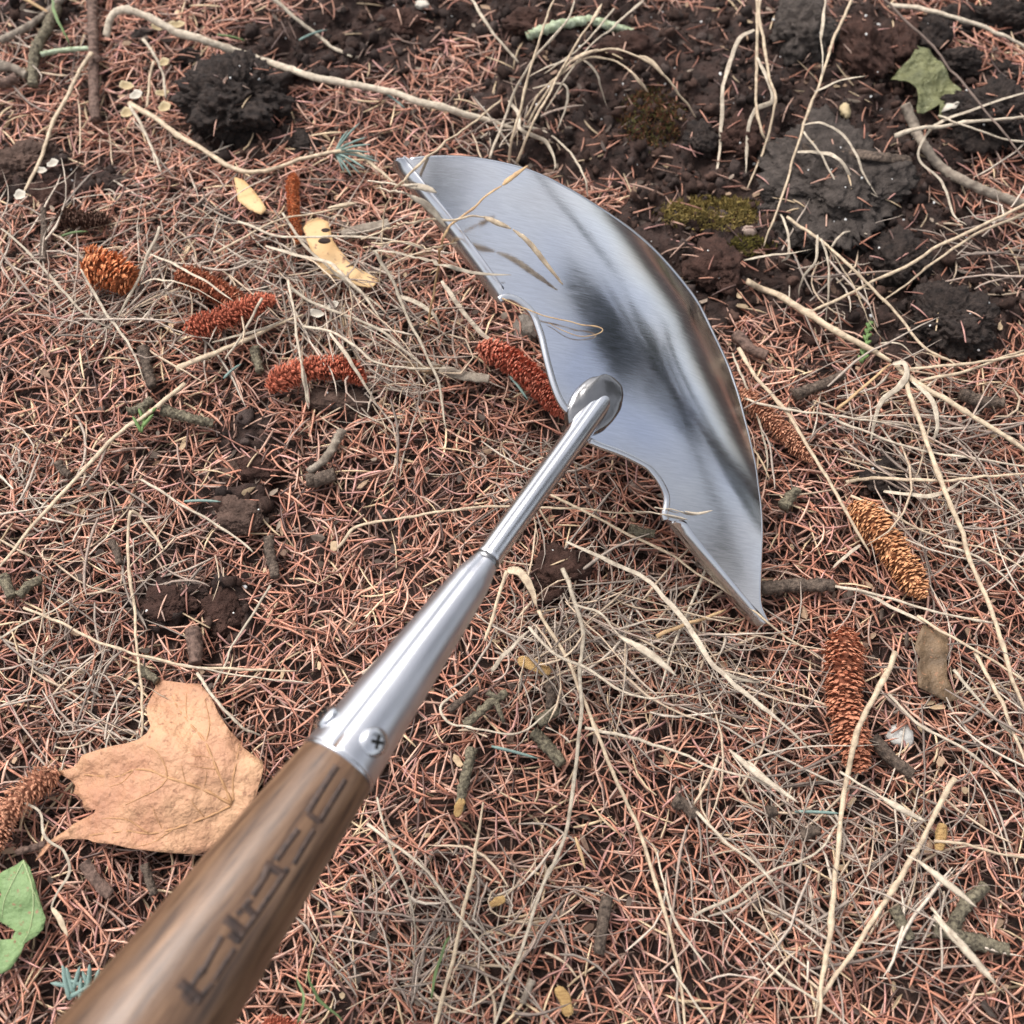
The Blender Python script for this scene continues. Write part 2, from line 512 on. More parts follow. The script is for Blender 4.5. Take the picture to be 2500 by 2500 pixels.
# ------------------------------------------------------------------ dead grass tangle (stuff)
def tangle(clusters, label):
    parts, cols = [], []
    C = np.array([[.42, .34, .275], [.31, .25, .205], [.54, .45, .36], [.22, .17, .14], [.50, .38, .27], [.37, .28, .225]])
    for cx, cy, rx, ry, n, ang, spread, lo, hi, hm in clusters:
        for _ in range(int(n * .72)):
            px, py = rng.normal(cx, rx * .55), rng.normal(cy, ry * .55)
            h = rng.uniform(0.0, hm)
            p = on_ground(px, py, h)
            a = math.radians(rng.normal(ang, spread))
            L = rng.uniform(lo, hi)
            k = int(rng.integers(5, 9))
            curl = rng.normal(0, .7) + (rng.random() < .06) * rng.choice([-1, 1]) * 5
            pts = [p]
            zz = p[2]
            dzr = rng.normal(0, .15)
            for s in range(k):
                a += (curl + rng.normal(0, .6)) / k
                q = pts[-1] + np.array([math.cos(a), math.sin(a), dzr]) * L / k
                q[2] = max(q[2], top1(q[0], q[1]) - .001)
                pts.append(q)
            pts = np.array(pts)
            w = rng.uniform(.00016, .00055)
            R = w * np.concatenate([[.6], np.ones(k - 1), [.25]]) * (1 + .25 * rng.uniform(-1, 1, k + 1))
            V, F = tube(pts, R, 4, flat=rng.uniform(.15, .6), twist=rng.normal(0, 1.5), caps=False)
            parts.append((V, F)); cols.append(np.repeat((C[rng.integers(len(C))] * rng.uniform(.75, 1.2))[None], len(V), 0))
    V, F = join(parts)
    o = mesh('dry_grass_tangle', V, F, M['strand'], cols=np.vstack(cols), origin=(0, 0, 0))
    return tag(o, label, 'dry grass', kind='stuff')

tangle([(250, 760, 190, 110, 130, 35, 50, .015, .05, .006), (560, 620, 240, 130, 120, -30, 60, .015, .05, .006), (820, 700, 160, 150, 150, -40, 50, .02, .05, .008),
        (950, 900, 170, 130, 110, -40, 60, .015, .045, .006), (100, 620, 130, 110, 60, 20, 60, .015, .05, .005), (420, 450, 260, 120, 60, 30, 70, .012, .035, .004),
        (120, 1220, 150, 120, 70, 20, 60, .01, .035, .004), (300, 1380, 200, 80, 60, -20, 60, .01, .035, .004), (130, 1650, 150, 110, 80, 40, 70, .01, .035, .004),
        (230, 1820, 180, 80, 60, 20, 70, .01, .03, .004), (80, 120, 130, 130, 45, 20, 70, .012, .04, .004)],
       'grey tangle of fine dead grass over the litter left of the hoe')
tangle([(1450, 1500, 220, 130, 190, -30, 55, .015, .05, .007), (1700, 1620, 220, 130, 120, -35, 50, .015, .05, .006), (1330, 1620, 140, 130, 70, 60, 60, .01, .04, .005),
        (2150, 1050, 230, 110, 120, -15, 45, .02, .06, .007), (2350, 1250, 180, 160, 90, -20, 45, .02, .06, .006), (2350, 1750, 180, 200, 90, -40, 55, .015, .05, .005),
        (1150, 2250, 260, 180, 130, 30, 70, .012, .045, .005), (2150, 2250, 200, 150, 90, 45, 60, .015, .045, .005), (1850, 2200, 230, 190, 60, -20, 70, .012, .04, .005),
        (1900, 1950, 260, 120, 80, -30, 50, .015, .05, .006), (1280, 1150, 110, 90, 60, -50, 60, .01, .04, .005), (2000, 650, 140, 100, 50, -30, 60, .012, .04, .006),
        (2380, 640, 120, 120, 50, 10, 50, .015, .05, .006), (1000, 2400, 150, 90, 60, 30, 60, .012, .04, .005), (1250, 350, 120, 60, 30, 60, 50, .015, .04, .006)],
       'grey tangle of fine dead grass over the litter right of the hoe')

# ------------------------------------------------------------------ the hoe
def metal(name, base, rough, scratch_dir=None, sc=900, bump=2e-5, tint=None, rvar=.1):
    m = bpy.data.materials.new(name)
    m.use_nodes = True
    t = m.node_tree
    b = t.nodes['Principled BSDF']
    b.inputs['Metallic'].default_value = 1.0
    tc = t.nodes.new('ShaderNodeTexCoord')
    mp = t.nodes.new('ShaderNodeMapping')
    t.links.new(tc.outputs['Object'], mp.inputs['Vector'])
    if scratch_dir:
        mp.inputs['Rotation'].default_value = scratch_dir[0]
        mp.inputs['Scale'].default_value = scratch_dir[1]
    nz = t.nodes.new('ShaderNodeTexNoise')
    nz.inputs['Scale'].default_value = sc
    nz.inputs['Detail'].default_value = 3
    t.links.new(mp.outputs[0], nz.inputs['Vector'])
    bp = t.nodes.new('ShaderNodeBump')
    bp.inputs['Strength'].default_value = 1
    bp.inputs['Distance'].default_value = bump
    t.links.new(nz.outputs['Fac'], bp.inputs['Height'])
    t.links.new(bp.outputs[0], b.inputs['Normal'])
    n2_ = t.nodes.new('ShaderNodeTexNoise')
    n2_.inputs['Scale'].default_value = 38
    n2_.inputs['Detail'].default_value = 3
    t.links.new(tc.outputs['Object'], n2_.inputs['Vector'])
    mr = t.nodes.new('ShaderNodeMapRange')
    mr.inputs['From Min'].default_value = .35; mr.inputs['From Max'].default_value = .65
    mr.inputs['To Min'].default_value = rough - rvar; mr.inputs['To Max'].default_value = rough + rvar
    t.links.new(n2_.outputs['Fac'], mr.inputs['Value'])
    ad = t.nodes.new('ShaderNodeMath'); ad.operation = 'MULTIPLY_ADD'
    ad.inputs[1].default_value = .15 if scratch_dir else .04
    t.links.new(nz.outputs['Fac'], ad.inputs[0]); t.links.new(mr.outputs[0], ad.inputs[2])
    t.links.new(ad.outputs[0], b.inputs['Roughness'])
    mx = t.nodes.new('ShaderNodeMix'); mx.data_type = 'RGBA'
    mx.inputs[6].default_value = (*base, 1)
    mx.inputs[7].default_value = (*(tint or tuple(c * .82 for c in base)), 1)
    n4 = t.nodes.new('ShaderNodeTexNoise')
    n4.inputs['Scale'].default_value = 26
    n4.inputs['Detail'].default_value = 2
    t.links.new(tc.outputs['Object'], n4.inputs['Vector'])
    m4 = t.nodes.new('ShaderNodeMapRange')
    m4.inputs['From Min'].default_value = .42; m4.inputs['From Max'].default_value = .68
    t.links.new(n4.outputs['Fac'], m4.inputs['Value'])
    t.links.new(m4.outputs[0], mx.inputs[0])
    if scratch_dir:
        n5 = t.nodes.new('ShaderNodeTexNoise'); n5.inputs['Scale'].default_value = 19; n5.inputs['Detail'].default_value = 2
        mp5 = t.nodes.new('ShaderNodeMapping'); mp5.inputs['Location'].default_value = (3.1, 1.7, .4)
        t.links.new(tc.outputs['Object'], mp5.inputs['Vector']); t.links.new(mp5.outputs[0], n5.inputs['Vector'])
        r5 = t.nodes.new('ShaderNodeValToRGB')
        el = r5.color_ramp.elements
        el[0].position = .30; el[0].color = (1.0, .93, .86, 1)
        el[1].position = .72; el[1].color = (.86, .92, 1.06, 1)
        e5 = el.new(.50); e5.color = (1, 1, 1, 1)
        t.links.new(n5.outputs['Fac'], r5.inputs[0])
        m5 = t.nodes.new('ShaderNodeMix'); m5.data_type = 'RGBA'; m5.blend_type = 'MULTIPLY'; m5.inputs[0].default_value = 1
        t.links.new(mx.outputs[2], m5.inputs[6]); t.links.new(r5.outputs[0], m5.inputs[7])
        n6 = t.nodes.new('ShaderNodeMapRange'); n6.inputs['From Min'].default_value = .3; n6.inputs['From Max'].default_value = .7
        n6.inputs['To Min'].default_value = .90; n6.inputs['To Max'].default_value = 1.06
        t.links.new(nz.outputs['Fac'], n6.inputs['Value'])
        m6 = t.nodes.new('ShaderNodeMix'); m6.data_type = 'RGBA'; m6.blend_type = 'MULTIPLY'; m6.inputs[0].default_value = 1
        t.links.new(m5.outputs[2], m6.inputs[6]); t.links.new(n6.outputs[0], m6.inputs[7])
        t.links.new(m6.outputs[2], b.inputs['Base Color'])
        return m
    t.links.new(mx.outputs[2], b.inputs['Base Color'])
    return m
M['steel'] = metal('brushed_steel', (.68, .68, .69), .07, ((0, 0, math.radians(-55)), (1, 16, 1)), 190, .9e-5, (.60, .605, .63), .03)
M['steel_tube'] = metal('polished_steel', (.66, .66, .68), .22, None, 500, 1.2e-5, None, .05)
M['steel_socket'] = metal('satin_steel', (.64, .64, .67), .33, None, 700, 1.5e-5, None, .05)
M['steel_weld'] = metal('weld_steel', (.24, .235, .235), .20, None, 240, 1.2e-4, None, .06)

hoe = empty('garden_hoe', (0, 0, 0))

# blade: a plate lying in a plane tipped so that the far left horn rides above the litter
NB = np.array([math.tan(math.radians(20)), math.tan(math.radians(-17)), 1.0]); NB /= np.linalg.norm(NB)
PR = on_ground(1874, 1518, 0.019)                       # right horn rests on the litter
_r = ray(1418, 1000)
P0 = CAMP + _r * (((PR - CAMP) @ NB) / (_r @ NB))
def on_plane(px, py):
    r = ray(px, py)
    return CAMP + r * (((P0 - CAMP) @ NB) / (r @ NB))
UB = on_plane(1877, 1523) - on_plane(985, 379); UB -= NB * (UB @ NB); UB /= np.linalg.norm(UB)
VB = np.cross(NB, UB)                                   # towards the rounded cutting edge
if (on_plane(1700, 680) - P0) @ VB < 0:
    VB = -VB
hoe.location = (PR[0], PR[1], PR[2])

def dome(u, v):
    """height of the sheet above its mean plane: wings bent down, cutting edge dished"""
    au = np.sqrt(u * u + .012 ** 2)
    w = -1.15 * np.clip(au - .030, 0, None) ** 2 - 2.3 * np.clip(v - .014, 0, None) ** 2 - 6.0 * np.clip(v - (.034 - .25 * np.clip(u, 0, None)), 0, None) ** 2
    w = w + 0.0042 * np.exp(-((u / .030) ** 2)) * np.clip((.03 - v) / .05, 0, 1) ** 1.5
    w = w + 0.00035 * np.sin(u * 62 + 1.0 + 18 * v) + .0003 * np.sin(v * 95 - u * 20)
    return w
def on_blade(px, py, lift=0.0):
    r = ray(px, py)
    w = 0.0
    for _ in range(6):
        p = CAMP + r * (((P0 + NB * (w + lift) - CAMP) @ NB) / (r @ NB))
        q = p - P0
        w = float(dome(np.float64(q @ UB), np.float64(q @ VB)))
    return p
def uv(px, py):
    q = on_blade(px, py) - P0
    return np.array([q @ UB, q @ VB])
def from_uv(U2):
    U2 = np.asarray(U2)
    return P0 + U2[:, :1] * UB + U2[:, 1:] * VB + dome(U2[:, 0], U2[:, 1])[:, None] * NB

EDGE = [(1002, 389), (1035, 385), (1080, 383), (1126, 384), (1170, 388), (1216, 396), (1255, 405), (1294, 417), (1335, 434), (1372, 453), (1412, 475), (1449, 498),
        (1488, 523), (1527, 550), (1560, 576), (1592, 604), (1625, 638), (1657, 675), (1677, 700), (1697, 727), (1720, 768), (1741, 812), (1760, 852), (1779, 895),
        (1793, 935), (1805, 973), (1817, 1020), (1828, 1063), (1837, 1102), (1845, 1140), (1851, 1185), (1857, 1232), (1860, 1274), (1860, 1315), (1858, 1360),
        (1856, 1405), (1855, 1440), (1857, 1475), (1866, 1500), (1877, 1521)]
BACKR = [(1819, 1455), (1757, 1379), (1726, 1341), (1695, 1302), (1678, 1276), (1668, 1270), (1655, 1271), (1640, 1272), (1628, 1268), (1625, 1255), (1629, 1235), (1630, 1215), (1625, 1196),
         (1612, 1172), (1600, 1156), (1583, 1138), (1556, 1123), (1525, 1108), (1494, 1096), (1463, 1085), (1440, 1074)]
BACKL = [(1396, 1008), (1381, 994), (1367, 971), (1353, 935), (1340, 889), (1331, 852), (1325, 825), (1317, 800), (1303, 765), (1280, 742), (1262, 730), (1245, 724), (1232, 725), (1219, 731),
         (1226, 718), (1231, 702), (1180, 631), (1110, 535), (1040, 448), (985, 379)]
OUT = np.array([uv(*p) for p in EDGE + BACKR + BACKL])
V2, F = sheet(OUT, .0030)
BV = from_uv(V2)
blade = mesh('blade', BV, F if np.cross(BV[F[0][1]] - BV[F[0][0]], BV[F[0][2]] - BV[F[0][0]]) @ NB > 0 else F[:, ::-1], M['steel'], hoe)
so = blade.modifiers.new('thick', 'SOLIDIFY'); so.thickness = .0018; so.offset = -1
es = blade.modifiers.new('crisp', 'EDGE_SPLIT'); es.split_angle = math.radians(45)
# rolled bright rim along the scalloped back
def rim(pts, name):
    P = np.array([on_blade(*p) - NB * .0009 for p in pts])
    V_, F_ = tube(spline(P, 4), .00135, 8)
    return mesh(name, V_, F_, M['steel_tube'], blade)
rim(BACKL[:14], 'rolled_rim')
rim(BACKR[8:], 'rolled_rim')
P = np.array([on_blade(*p) - NB * .0007 for p in EDGE])
V_, F_ = tube(spline(P, 3), .0009, 6)
mesh('cutting_edge', V_, F_, M['steel_tube'], blade)

# folded flanges along the straight back edges
def flange(ridge, lower):
    A = np.array([on_blade(*p) for p in ridge])
    A = A - NB * .0006
    d = A[-1] - A[0]; d /= np.linalg.norm(d)
    ph = math.radians(13)
    e = -NB * math.cos(ph) - VB * math.sin(ph)
    nn = np.cross(d, e); nn /= np.linalg.norm(nn)
    Bq = []
    for p in lower:
        r = ray(*p)
        Bq.append(CAMP + r * (((A[0] - CAMP) @ nn) / (r @ nn)))
    Bq = np.array(Bq)
    k = 24
    tA = np.linspace(0, 1, k)
    def samp(Q):
        L = np.concatenate([[0], np.cumsum(np.linalg.norm(np.diff(Q, axis=0), axis=1))]); L /= L[-1]
        return np.stack([np.interp(tA, L, Q[:, i]) for i in range(3)], -1)
    A2, B2 = samp(A), samp(Bq)
    if nn @ (CAMP - A[0]) < 0:
        nn = -nn
    rows = []
    for f, off in ((0, -.0002), (.06, .0006), (.30, .0010), (.50, .0011), (.56, .0005), (.8, .0000), (.95, -.0003), (1.0, -.0010)):
        rows.append(A2 * (1 - f) + B2 * f + nn * off)
    R_ = np.array(rows)
    nr = len(rows)
    V_ = R_.reshape(-1, 3)
    i_ = (np.arange(nr - 1)[:, None] * k + np.arange(k - 1)[None]).ravel()
    F_ = np.stack([i_, i_ + 1, i_ + k + 1, i_ + k], -1)
    a, b_, c = V_[F_[0][0]], V_[F_[0][1]], V_[F_[0][2]]
    if np.cross(b_ - a, c - a) @ nn < 0:
        F_ = F_[:, ::-1]
    o = mesh('flange', V_, F_, M['steel_tube'], blade)
    s_ = o.modifiers.new('thick', 'SOLIDIFY'); s_.thickness = .0016; s_.offset = -1
    b2 = o.modifiers.new('edge', 'BEVEL'); b2.width = .0004; b2.segments = 2; b2.limit_method = 'ANGLE'; b2.angle_limit = math.radians(50)
    return o
flange([(975, 384), (988, 380), (1040, 448), (1110, 535), (1180, 631), (1229, 702), (1231, 712)], [(954, 408), (965, 425), (1005, 478), (1070, 562), (1145, 660), (1200, 730), (1209, 738)])
flange([(1655, 1271), (1678, 1276), (1726, 1341), (1757, 1379), (1819, 1455), (1872, 1521)], [(1625, 1275), (1632, 1288), (1682, 1349), (1720, 1396), (1778, 1466), (1832, 1527)])

# shank, socket and handle share one straight axis rising towards the camera
IA = np.array([1478.0, 966.0]); IB = np.array([405.0, 2450.0])
DA = float((on_blade(1478, 966) - CAMP) @ CR[2]) + .001
ILEN = float(np.linalg.norm(IB - IA))
K0 = 1 / DA
DF = FPX * .0225 / 204                                   # depth where the 22.5 mm ferrule ends
SF = 1117.0
KS = (1 / DF - K0) / SF
def axis_pt(s):
    p = IA + (IB - IA) * (s / ILEN)
    return CAMP + ray(*p) / (K0 + KS * s)
def dep(s):
    return 1 / (K0 + KS * s)
PROF = [(-10, 44), (0, 58), (30, 63), (200, 64), (480, 66), (505, 69), (520, 76), (540, 88), (562, 98), (600, 107), (700, 126), (900, 163), (1117, 205)]
HPROF = [(1060, 184), (1117, 198), (1130, 205), (1400, 260), (1700, 322), (1833, 349), (2000, 384), (2300, 440), (2600, 505)]
def rad(s, prof):
    a = np.array(prof)
    return np.interp(s, a[:, 0], a[:, 1]) / 2 * (1 / (K0 + KS * s)) / FPX * .985
AX0, AX1 = axis_pt(0), axis_pt(1117)
AXD = (AX1 - AX0) / np.linalg.norm(AX1 - AX0)
REFL_LINE = 20
def turned(prof, ss, name, m, parent, sides=48, groove=0.0, gw=.0006):
    P = np.array([axis_pt(s) for s in ss])
    R_ = np.array([rad(s, prof) for s in ss])
    V_, F_ = tube(P, R_, sides)
    if groove:                                        # groove shaped in to imitate a dark reflected line along the tube
        vw = AX0 - CAMP; ax = axis_pt(1117) - axis_pt(0); ax /= np.linalg.norm(ax)
        e0 = -(vw - ax * (vw @ ax)); e0 /= np.linalg.norm(e0)
        e1 = np.cross(ax, e0)
        rel = V_ - AX0; rel = rel - np.outer(rel @ ax, ax)
        rl = np.linalg.norm(rel, axis=1) + 1e-9
        th = np.arctan2(rel @ e1, rel @ e0) - math.radians(REFL_LINE)
        V_ = V_ - rel / rl[:, None] * (groove * np.exp(-((th * rl / gw) ** 2)) * (rl > .002))[:, None]
    return mesh(name, V_, F_, m, parent)
turned(PROF, np.concatenate([np.linspace(-10, 30, 6), np.linspace(60, 505, 20)]), 'shank', M['steel_tube'], hoe, 120, .00030, .0008)
socket = turned(PROF, np.concatenate([np.linspace(492, 620, 24), np.linspace(640, 1117, 30)]), 'socket', M['steel_socket'], hoe, 160, .00055, .0010)
# lip of the socket: a short rolled end
def ring_band(s0, s1, dr, name, m, parent, prof=PROF):
    ss = np.array([s0, s0 + .15 * (s1 - s0), s0 + .85 * (s1 - s0), s1])
    P = np.array([axis_pt(s) for s in ss])
    R_ = np.array([rad(s, prof) for s in ss]) + np.array([-.0002, dr, dr, -.0006])
    V_, F_ = tube(P, R_, 64)
    return mesh(name, V_, F_, m, parent)
ring_band(1108, 1121, .00022, 'rolled_lip', M['steel_tube'], socket)
ring_band(490, 508, .00012, 'weld_ring', M['steel_weld'], socket)

# wood
wm = bpy.data.materials.new('oiled_wood'); wm.use_nodes = True
t = wm.node_tree; b = t.nodes['Principled BSDF']
b.inputs['Roughness'].default_value = .34; b.inputs['Specular IOR Level'].default_value = .5
tc = t.nodes.new('ShaderNodeTexCoord'); mp = t.nodes.new('ShaderNodeMapping')
t.links.new(tc.outputs['Object'], mp.inputs['Vector'])
mp.inputs['Scale'].default_value = (1, 1, .035)
nz = t.nodes.new('ShaderNodeTexNoise'); nz.inputs['Scale'].default_value = 640; nz.inputs['Detail'].default_value = 5; nz.inputs['Roughness'].default_value = .6
t.links.new(mp.outputs[0], nz.inputs['Vector'])
cr = t.nodes.new('ShaderNodeValToRGB')
cr.color_ramp.elements[0].position = .30; cr.color_ramp.elements[0].color = (.040, .024, .017, 1)
cr.color_ramp.elements[1].position = .68; cr.color_ramp.elements[1].color = (.225, .140, .085, 1)
e_ = cr.color_ramp.elements.new(.46); e_.color = (.140, .083, .050, 1)
t.links.new(nz.outputs['Fac'], cr.inputs[0])
mp2 = t.nodes.new('ShaderNodeMapping'); mp2.inputs['Scale'].default_value = (1, 1, .12)
t.links.new(tc.outputs['Object'], mp2.inputs['Vector'])
nzb = t.nodes.new('ShaderNodeTexNoise'); nzb.inputs['Scale'].default_value = 130; nzb.inputs['Detail'].default_value = 2
t.links.new(mp2.outputs[0], nzb.inputs['Vector'])
mxb = t.nodes.new('ShaderNodeMix'); mxb.data_type = 'RGBA'; mxb.blend_type = 'MULTIPLY'; mxb.inputs[0].default_value = .8
crb = t.nodes.new('ShaderNodeValToRGB')
crb.color_ramp.elements[0].position = .35; crb.color_ramp.elements[0].color = (.45, .38, .34, 1)
crb.color_ramp.elements[1].position = .65; crb.color_ramp.elements[1].color = (1.1, 1.0, .9, 1)
t.links.new(nzb.outputs['Fac'], crb.inputs[0])
t.links.new(cr.outputs[0], mxb.inputs[6]); t.links.new(crb.outputs[0], mxb.inputs[7])
t.links.new(mxb.outputs[2], b.inputs['Base Color'])
bp = t.nodes.new('ShaderNodeBump'); bp.inputs['Distance'].default_value = .0001
t.links.new(nz.outputs['Fac'], bp.inputs['Height']); t.links.new(bp.outputs[0], b.inputs['Normal'])
M['wood'] = wm
M['burn'] = mat('burnt_mark', (.035, .026, .024), .6, .3, col2=(.09, .055, .04), scale=500)

# the handle mesh is written along its own Z so that the grain follows it
Q = Vector(AXD).to_track_quat('Z', 'Y')
hs_ = np.concatenate([np.linspace(1060, 1400, 18), np.linspace(1430, 2600, 40)])
P = np.array([axis_pt(s) for s in hs_])
V_, F_ = tube(P, np.array([rad(s, HPROF) for s in hs_]), 64)
RM = np.array(Q.to_matrix())
base = axis_pt(1117)
handle = mesh('handle', (V_ - base) @ RM + np.array(hoe.location), F_, wm, hoe)
handle.location = Vector(base) - hoe.location
handle.rotation_mode = 'QUATERNION'; handle.rotation_quaternion = Q

def on_handle(px, py, prof, lift=0.0):
    r = ray(px, py)
    prev = None
    for d in np.arange(.15, .45, .0004):
        p = CAMP + r * d
        al = (p - AX0) @ AXD
        # s along the picture axis for this axial distance
        s = (1 / max(((AX0 + AXD * al) - CAMP) @ CR[2], .05) - K0) / KS
        g = np.linalg.norm(p - AX0 - AXD * al) - rad(s, prof) - lift
        if g < 0:
            lo, hi = d - .0004, d
            for _ in range(14):
                d = (lo + hi) / 2
                p = CAMP + r * d
                al = (p - AX0) @ AXD
                s = (1 / max(((AX0 + AXD * al) - CAMP) @ CR[2], .05) - K0) / KS
                if np.linalg.norm(p - AX0 - AXD * al) - rad(s, prof) - lift < 0:
                    hi = d
                else:
                    lo = d
            return p, al, s
    return None

def strokes(lines):
    parts = []
    for w, pts in lines:
        dense = spline(np.array(pts, float), 5) if len(pts) > 2 else np.linspace(np.array(pts[0], float), np.array(pts[1], float), 8)
        P = []
        for p in dense:
            q = on_handle(p[0], p[1], HPROF, .00006)
            if q is not None:
                P.append(q)
        if len(P) < 2:
            continue
        Pp = np.array([q[0] for q in P])
        nrm = np.array([q[0] - AX0 - AXD * q[1] for q in P]); nrm /= np.linalg.norm(nrm, axis=1)[:, None]
        T = np.gradient(Pp, axis=0); T /= np.linalg.norm(T, axis=1)[:, None]
        S = np.cross(T, nrm)
        hw = w * .6 * dep(np.array([q[2] for q in P])) / FPX
        A, B_ = Pp - S * hw[:, None], Pp + S * hw[:, None]
        k = len(Pp)
        Vt = np.vstack([A, B_, A - nrm * .0004, B_ - nrm * .0004])
        i_ = np.arange(k - 1)
        Fq = np.vstack([np.stack([i_, i_ + 1, i_ + 1 + k, i_ + k], -1), np.stack([i_ + 2 * k, i_ + 1 + 2 * k, i_ + 1, i_], -1), np.stack([i_ + k, i_ + 1 + k, i_ + 1 + 3 * k, i_ + 3 * k], -1)])
        parts.append((Vt, [Fq]))
    return join(parts)
MARK = [(14, [(822, 1869), (786, 1926), (751, 1984)]), (13, [(729, 2024), (702, 2061), (674, 2100)]), (13, [(648, 2139), (617, 2187)]), (12, [(612, 2195), (596, 2217)]),
        (12, [(542, 2285), (519, 2328), (494, 2376)]), (14, [(496, 2362), (484, 2385)]), (11, [(482, 2385), (466, 2412)]),
        (11, [(844, 1903), (813, 1954), (781, 2006)]), (11, [(767, 2026), (743, 2066), (718, 2110)]), (12, [(704, 2120), (662, 2182), (623, 2240)]), (12, [(623, 2240), (600, 2272), (580, 2302)]),
        (11, [(574, 2316), (549, 2354), (524, 2394)]), (11, [(520, 2400), (500, 2424), (480, 2452)]),
        (12, [(751, 1984), (765, 1996), (781, 2007)]), (20, [(645, 2110), (668, 2124), (692, 2137)]), (15, [(595, 2208), (608, 2222), (623, 2238)]), (13, [(580, 2222), (590, 2232)]),
        (26, [(546, 2244), (570, 2262), (595, 2282)]), (18, [(560, 2280), (584, 2300)]), (24, [(437, 2400), (460, 2420), (487, 2442)]), (14, [(445, 2425), (470, 2452)]), (16, [(655, 2118), (645, 2142)])]
V_, F_ = strokes(MARK)
mk = mesh('burnt_lettering', (V_ - base) @ RM + np.array(hoe.location), F_, M['burn'], hoe)
mk.parent = handle
mk['label'] = 'blackened lettering burnt along the handle'

# screws through the socket
def screw(p, nrm, r, spin):
    nrm = nrm / np.linalg.norm(nrm)
    tx = np.cross(nrm, AXD); tx /= np.linalg.norm(tx); ty = np.cross(nrm, tx)
    prof = [(1.0, -.0012), (1.0, .0002), (.97, .0006), (.85, .0011), (.62, .0015), (.32, .00172), (.05, .0018)]
    P = np.array([p + nrm * z for _, z in prof])
    k, sd_ = len(prof), 28
    a = np.arange(sd_) / sd_ * 2 * math.pi
    Vv = np.concatenate([P[j] + r * prof[j][0] * (np.cos(a)[:, None] * tx + np.sin(a)[:, None] * ty) for j in range(k)])
    i_ = (np.arange(k - 1)[:, None] * sd_); j_ = np.arange(sd_)[None]; j2_ = (j_ + 1) % sd_
    Ff = np.stack([i_ + j_, i_ + j2_, i_ + sd_ + j2_, i_ + sd_ + j_], -1).reshape(-1, 4)
    o = mesh('screw', Vv, [Ff, np.array([[(k - 1) * sd_ + q for q in range(sd_)]])], M['steel_tube'], socket)
    parts = []
    for s in (0, math.pi / 2):
        dx = math.cos(s + spin) * tx + math.sin(s + spin) * ty
        dy = np.cross(nrm, dx)
        L, w = r * .46, r * .12
        c = p + nrm * .00125
        Vb = np.array([c + sx * dx * L * (1 if z else .8) + sy * dy * w + nrm * (.00062 if z else -.0003) for z in (0, 1) for sx in (-1, 1) for sy in (-1, 1)])
        parts.append((Vb, [np.array([[0, 1, 3, 2], [4, 6, 7, 5], [0, 4, 5, 1], [2, 3, 7, 6], [0, 2, 6, 4], [1, 5, 7, 3]])]))
    Vb, Fb = join(parts)
    mesh('cross_slot', Vb, Fb, M['black'], o, smooth=False)
    return o
p, al, s = on_handle(914, 1812, PROF)
n0 = p - AX0 - AXD * al; n0 /= np.linalg.norm(n0)
rs = np.linalg.norm(p - AX0 - AXD * al)
screw(p, n0, .0041, .5)
for ang in (-112, 96):
    c_, s_ = math.cos(math.radians(ang)), math.sin(math.radians(ang))
    nn = n0 * c_ + np.cross(AXD, n0) * s_
    screw(AX0 + AXD * al + nn * rs, nn, .0041, .2)

# weld between shank and blade: a lumpy polished collar wrapping the shank end
U_, Fw = ICO[4]
cen = on_blade(1450, 992)
sx = AXD - NB * (AXD @ NB); sx /= np.linalg.norm(sx); sy = np.cross(NB, sx)
sup = np.sign(U_) * np.abs(U_) ** np.array([.95, .95, .42])
Vw = sup * np.array([.0125, .0082, .0036]) * (1 + .06 * vnoise(U_ * 2 + 2, 4) + .025 * vnoise(U_ * 6, 5))[:, None]
Vw = cen + Vw[:, :1] * sx + Vw[:, 1:2] * sy + Vw[:, 2:] * NB
mesh('weld_collar', Vw, Fw, M['steel_weld'], blade)
tag(hoe, 'half moon garden hoe with shiny steel blade, socket and brown wooden handle', 'hoe')

# ------------------------------------------------------------------ clods of earth and stones
CLTOP = []
def lump(name, label, cat, px, py, wpx, hpx, zr, m, seed, rot=0.0, sub=5, amp=.34, freq=1.6, sink=.30, fine=.10):
    c = on_ground(px, py, 0)
    k = mm_per_px(c)
    c = np.array([c[0], c[1], h1(c[0], c[1])])
    rx, ry = wpx * k / 2, hpx * k / 2 / .93
    rz = (rx + ry) / 2 * zr
    U, F = ICO[sub]
    d = 1 + amp * fbm(U * freq + seed * 3.1, 4, seed) + fine * 1.6 * (.4 - np.abs(fbm(U * 5 + seed, 3, seed + 5))) + (fine * .9 * vnoise(U * 15 + seed, seed + 8) + fine * .6 * vnoise(U * 28 + seed, seed + 9) if fine else 0)
    V = U * d[:, None] * np.array([rx, ry, rz])
    cr_, sr_ = math.cos(rot), math.sin(rot)
    V = np.stack([V[:, 0] * cr_ - V[:, 1] * sr_, V[:, 0] * sr_ + V[:, 1] * cr_, V[:, 2]], -1)
    Vc = V + c + np.array([0, 0, rz * (1 - 2 * sink)])
    if 'clod' in m:
        up_ = Vc[Vc[:, 2] > c[2] + .25 * rz]
        CLTOP.append(up_[np.random.default_rng(seed).integers(0, len(up_), max(3, int(wpx * hpx / 1500)))])
    o = mesh(name, Vc, F, M[m])
    return tag(o, label, cat)

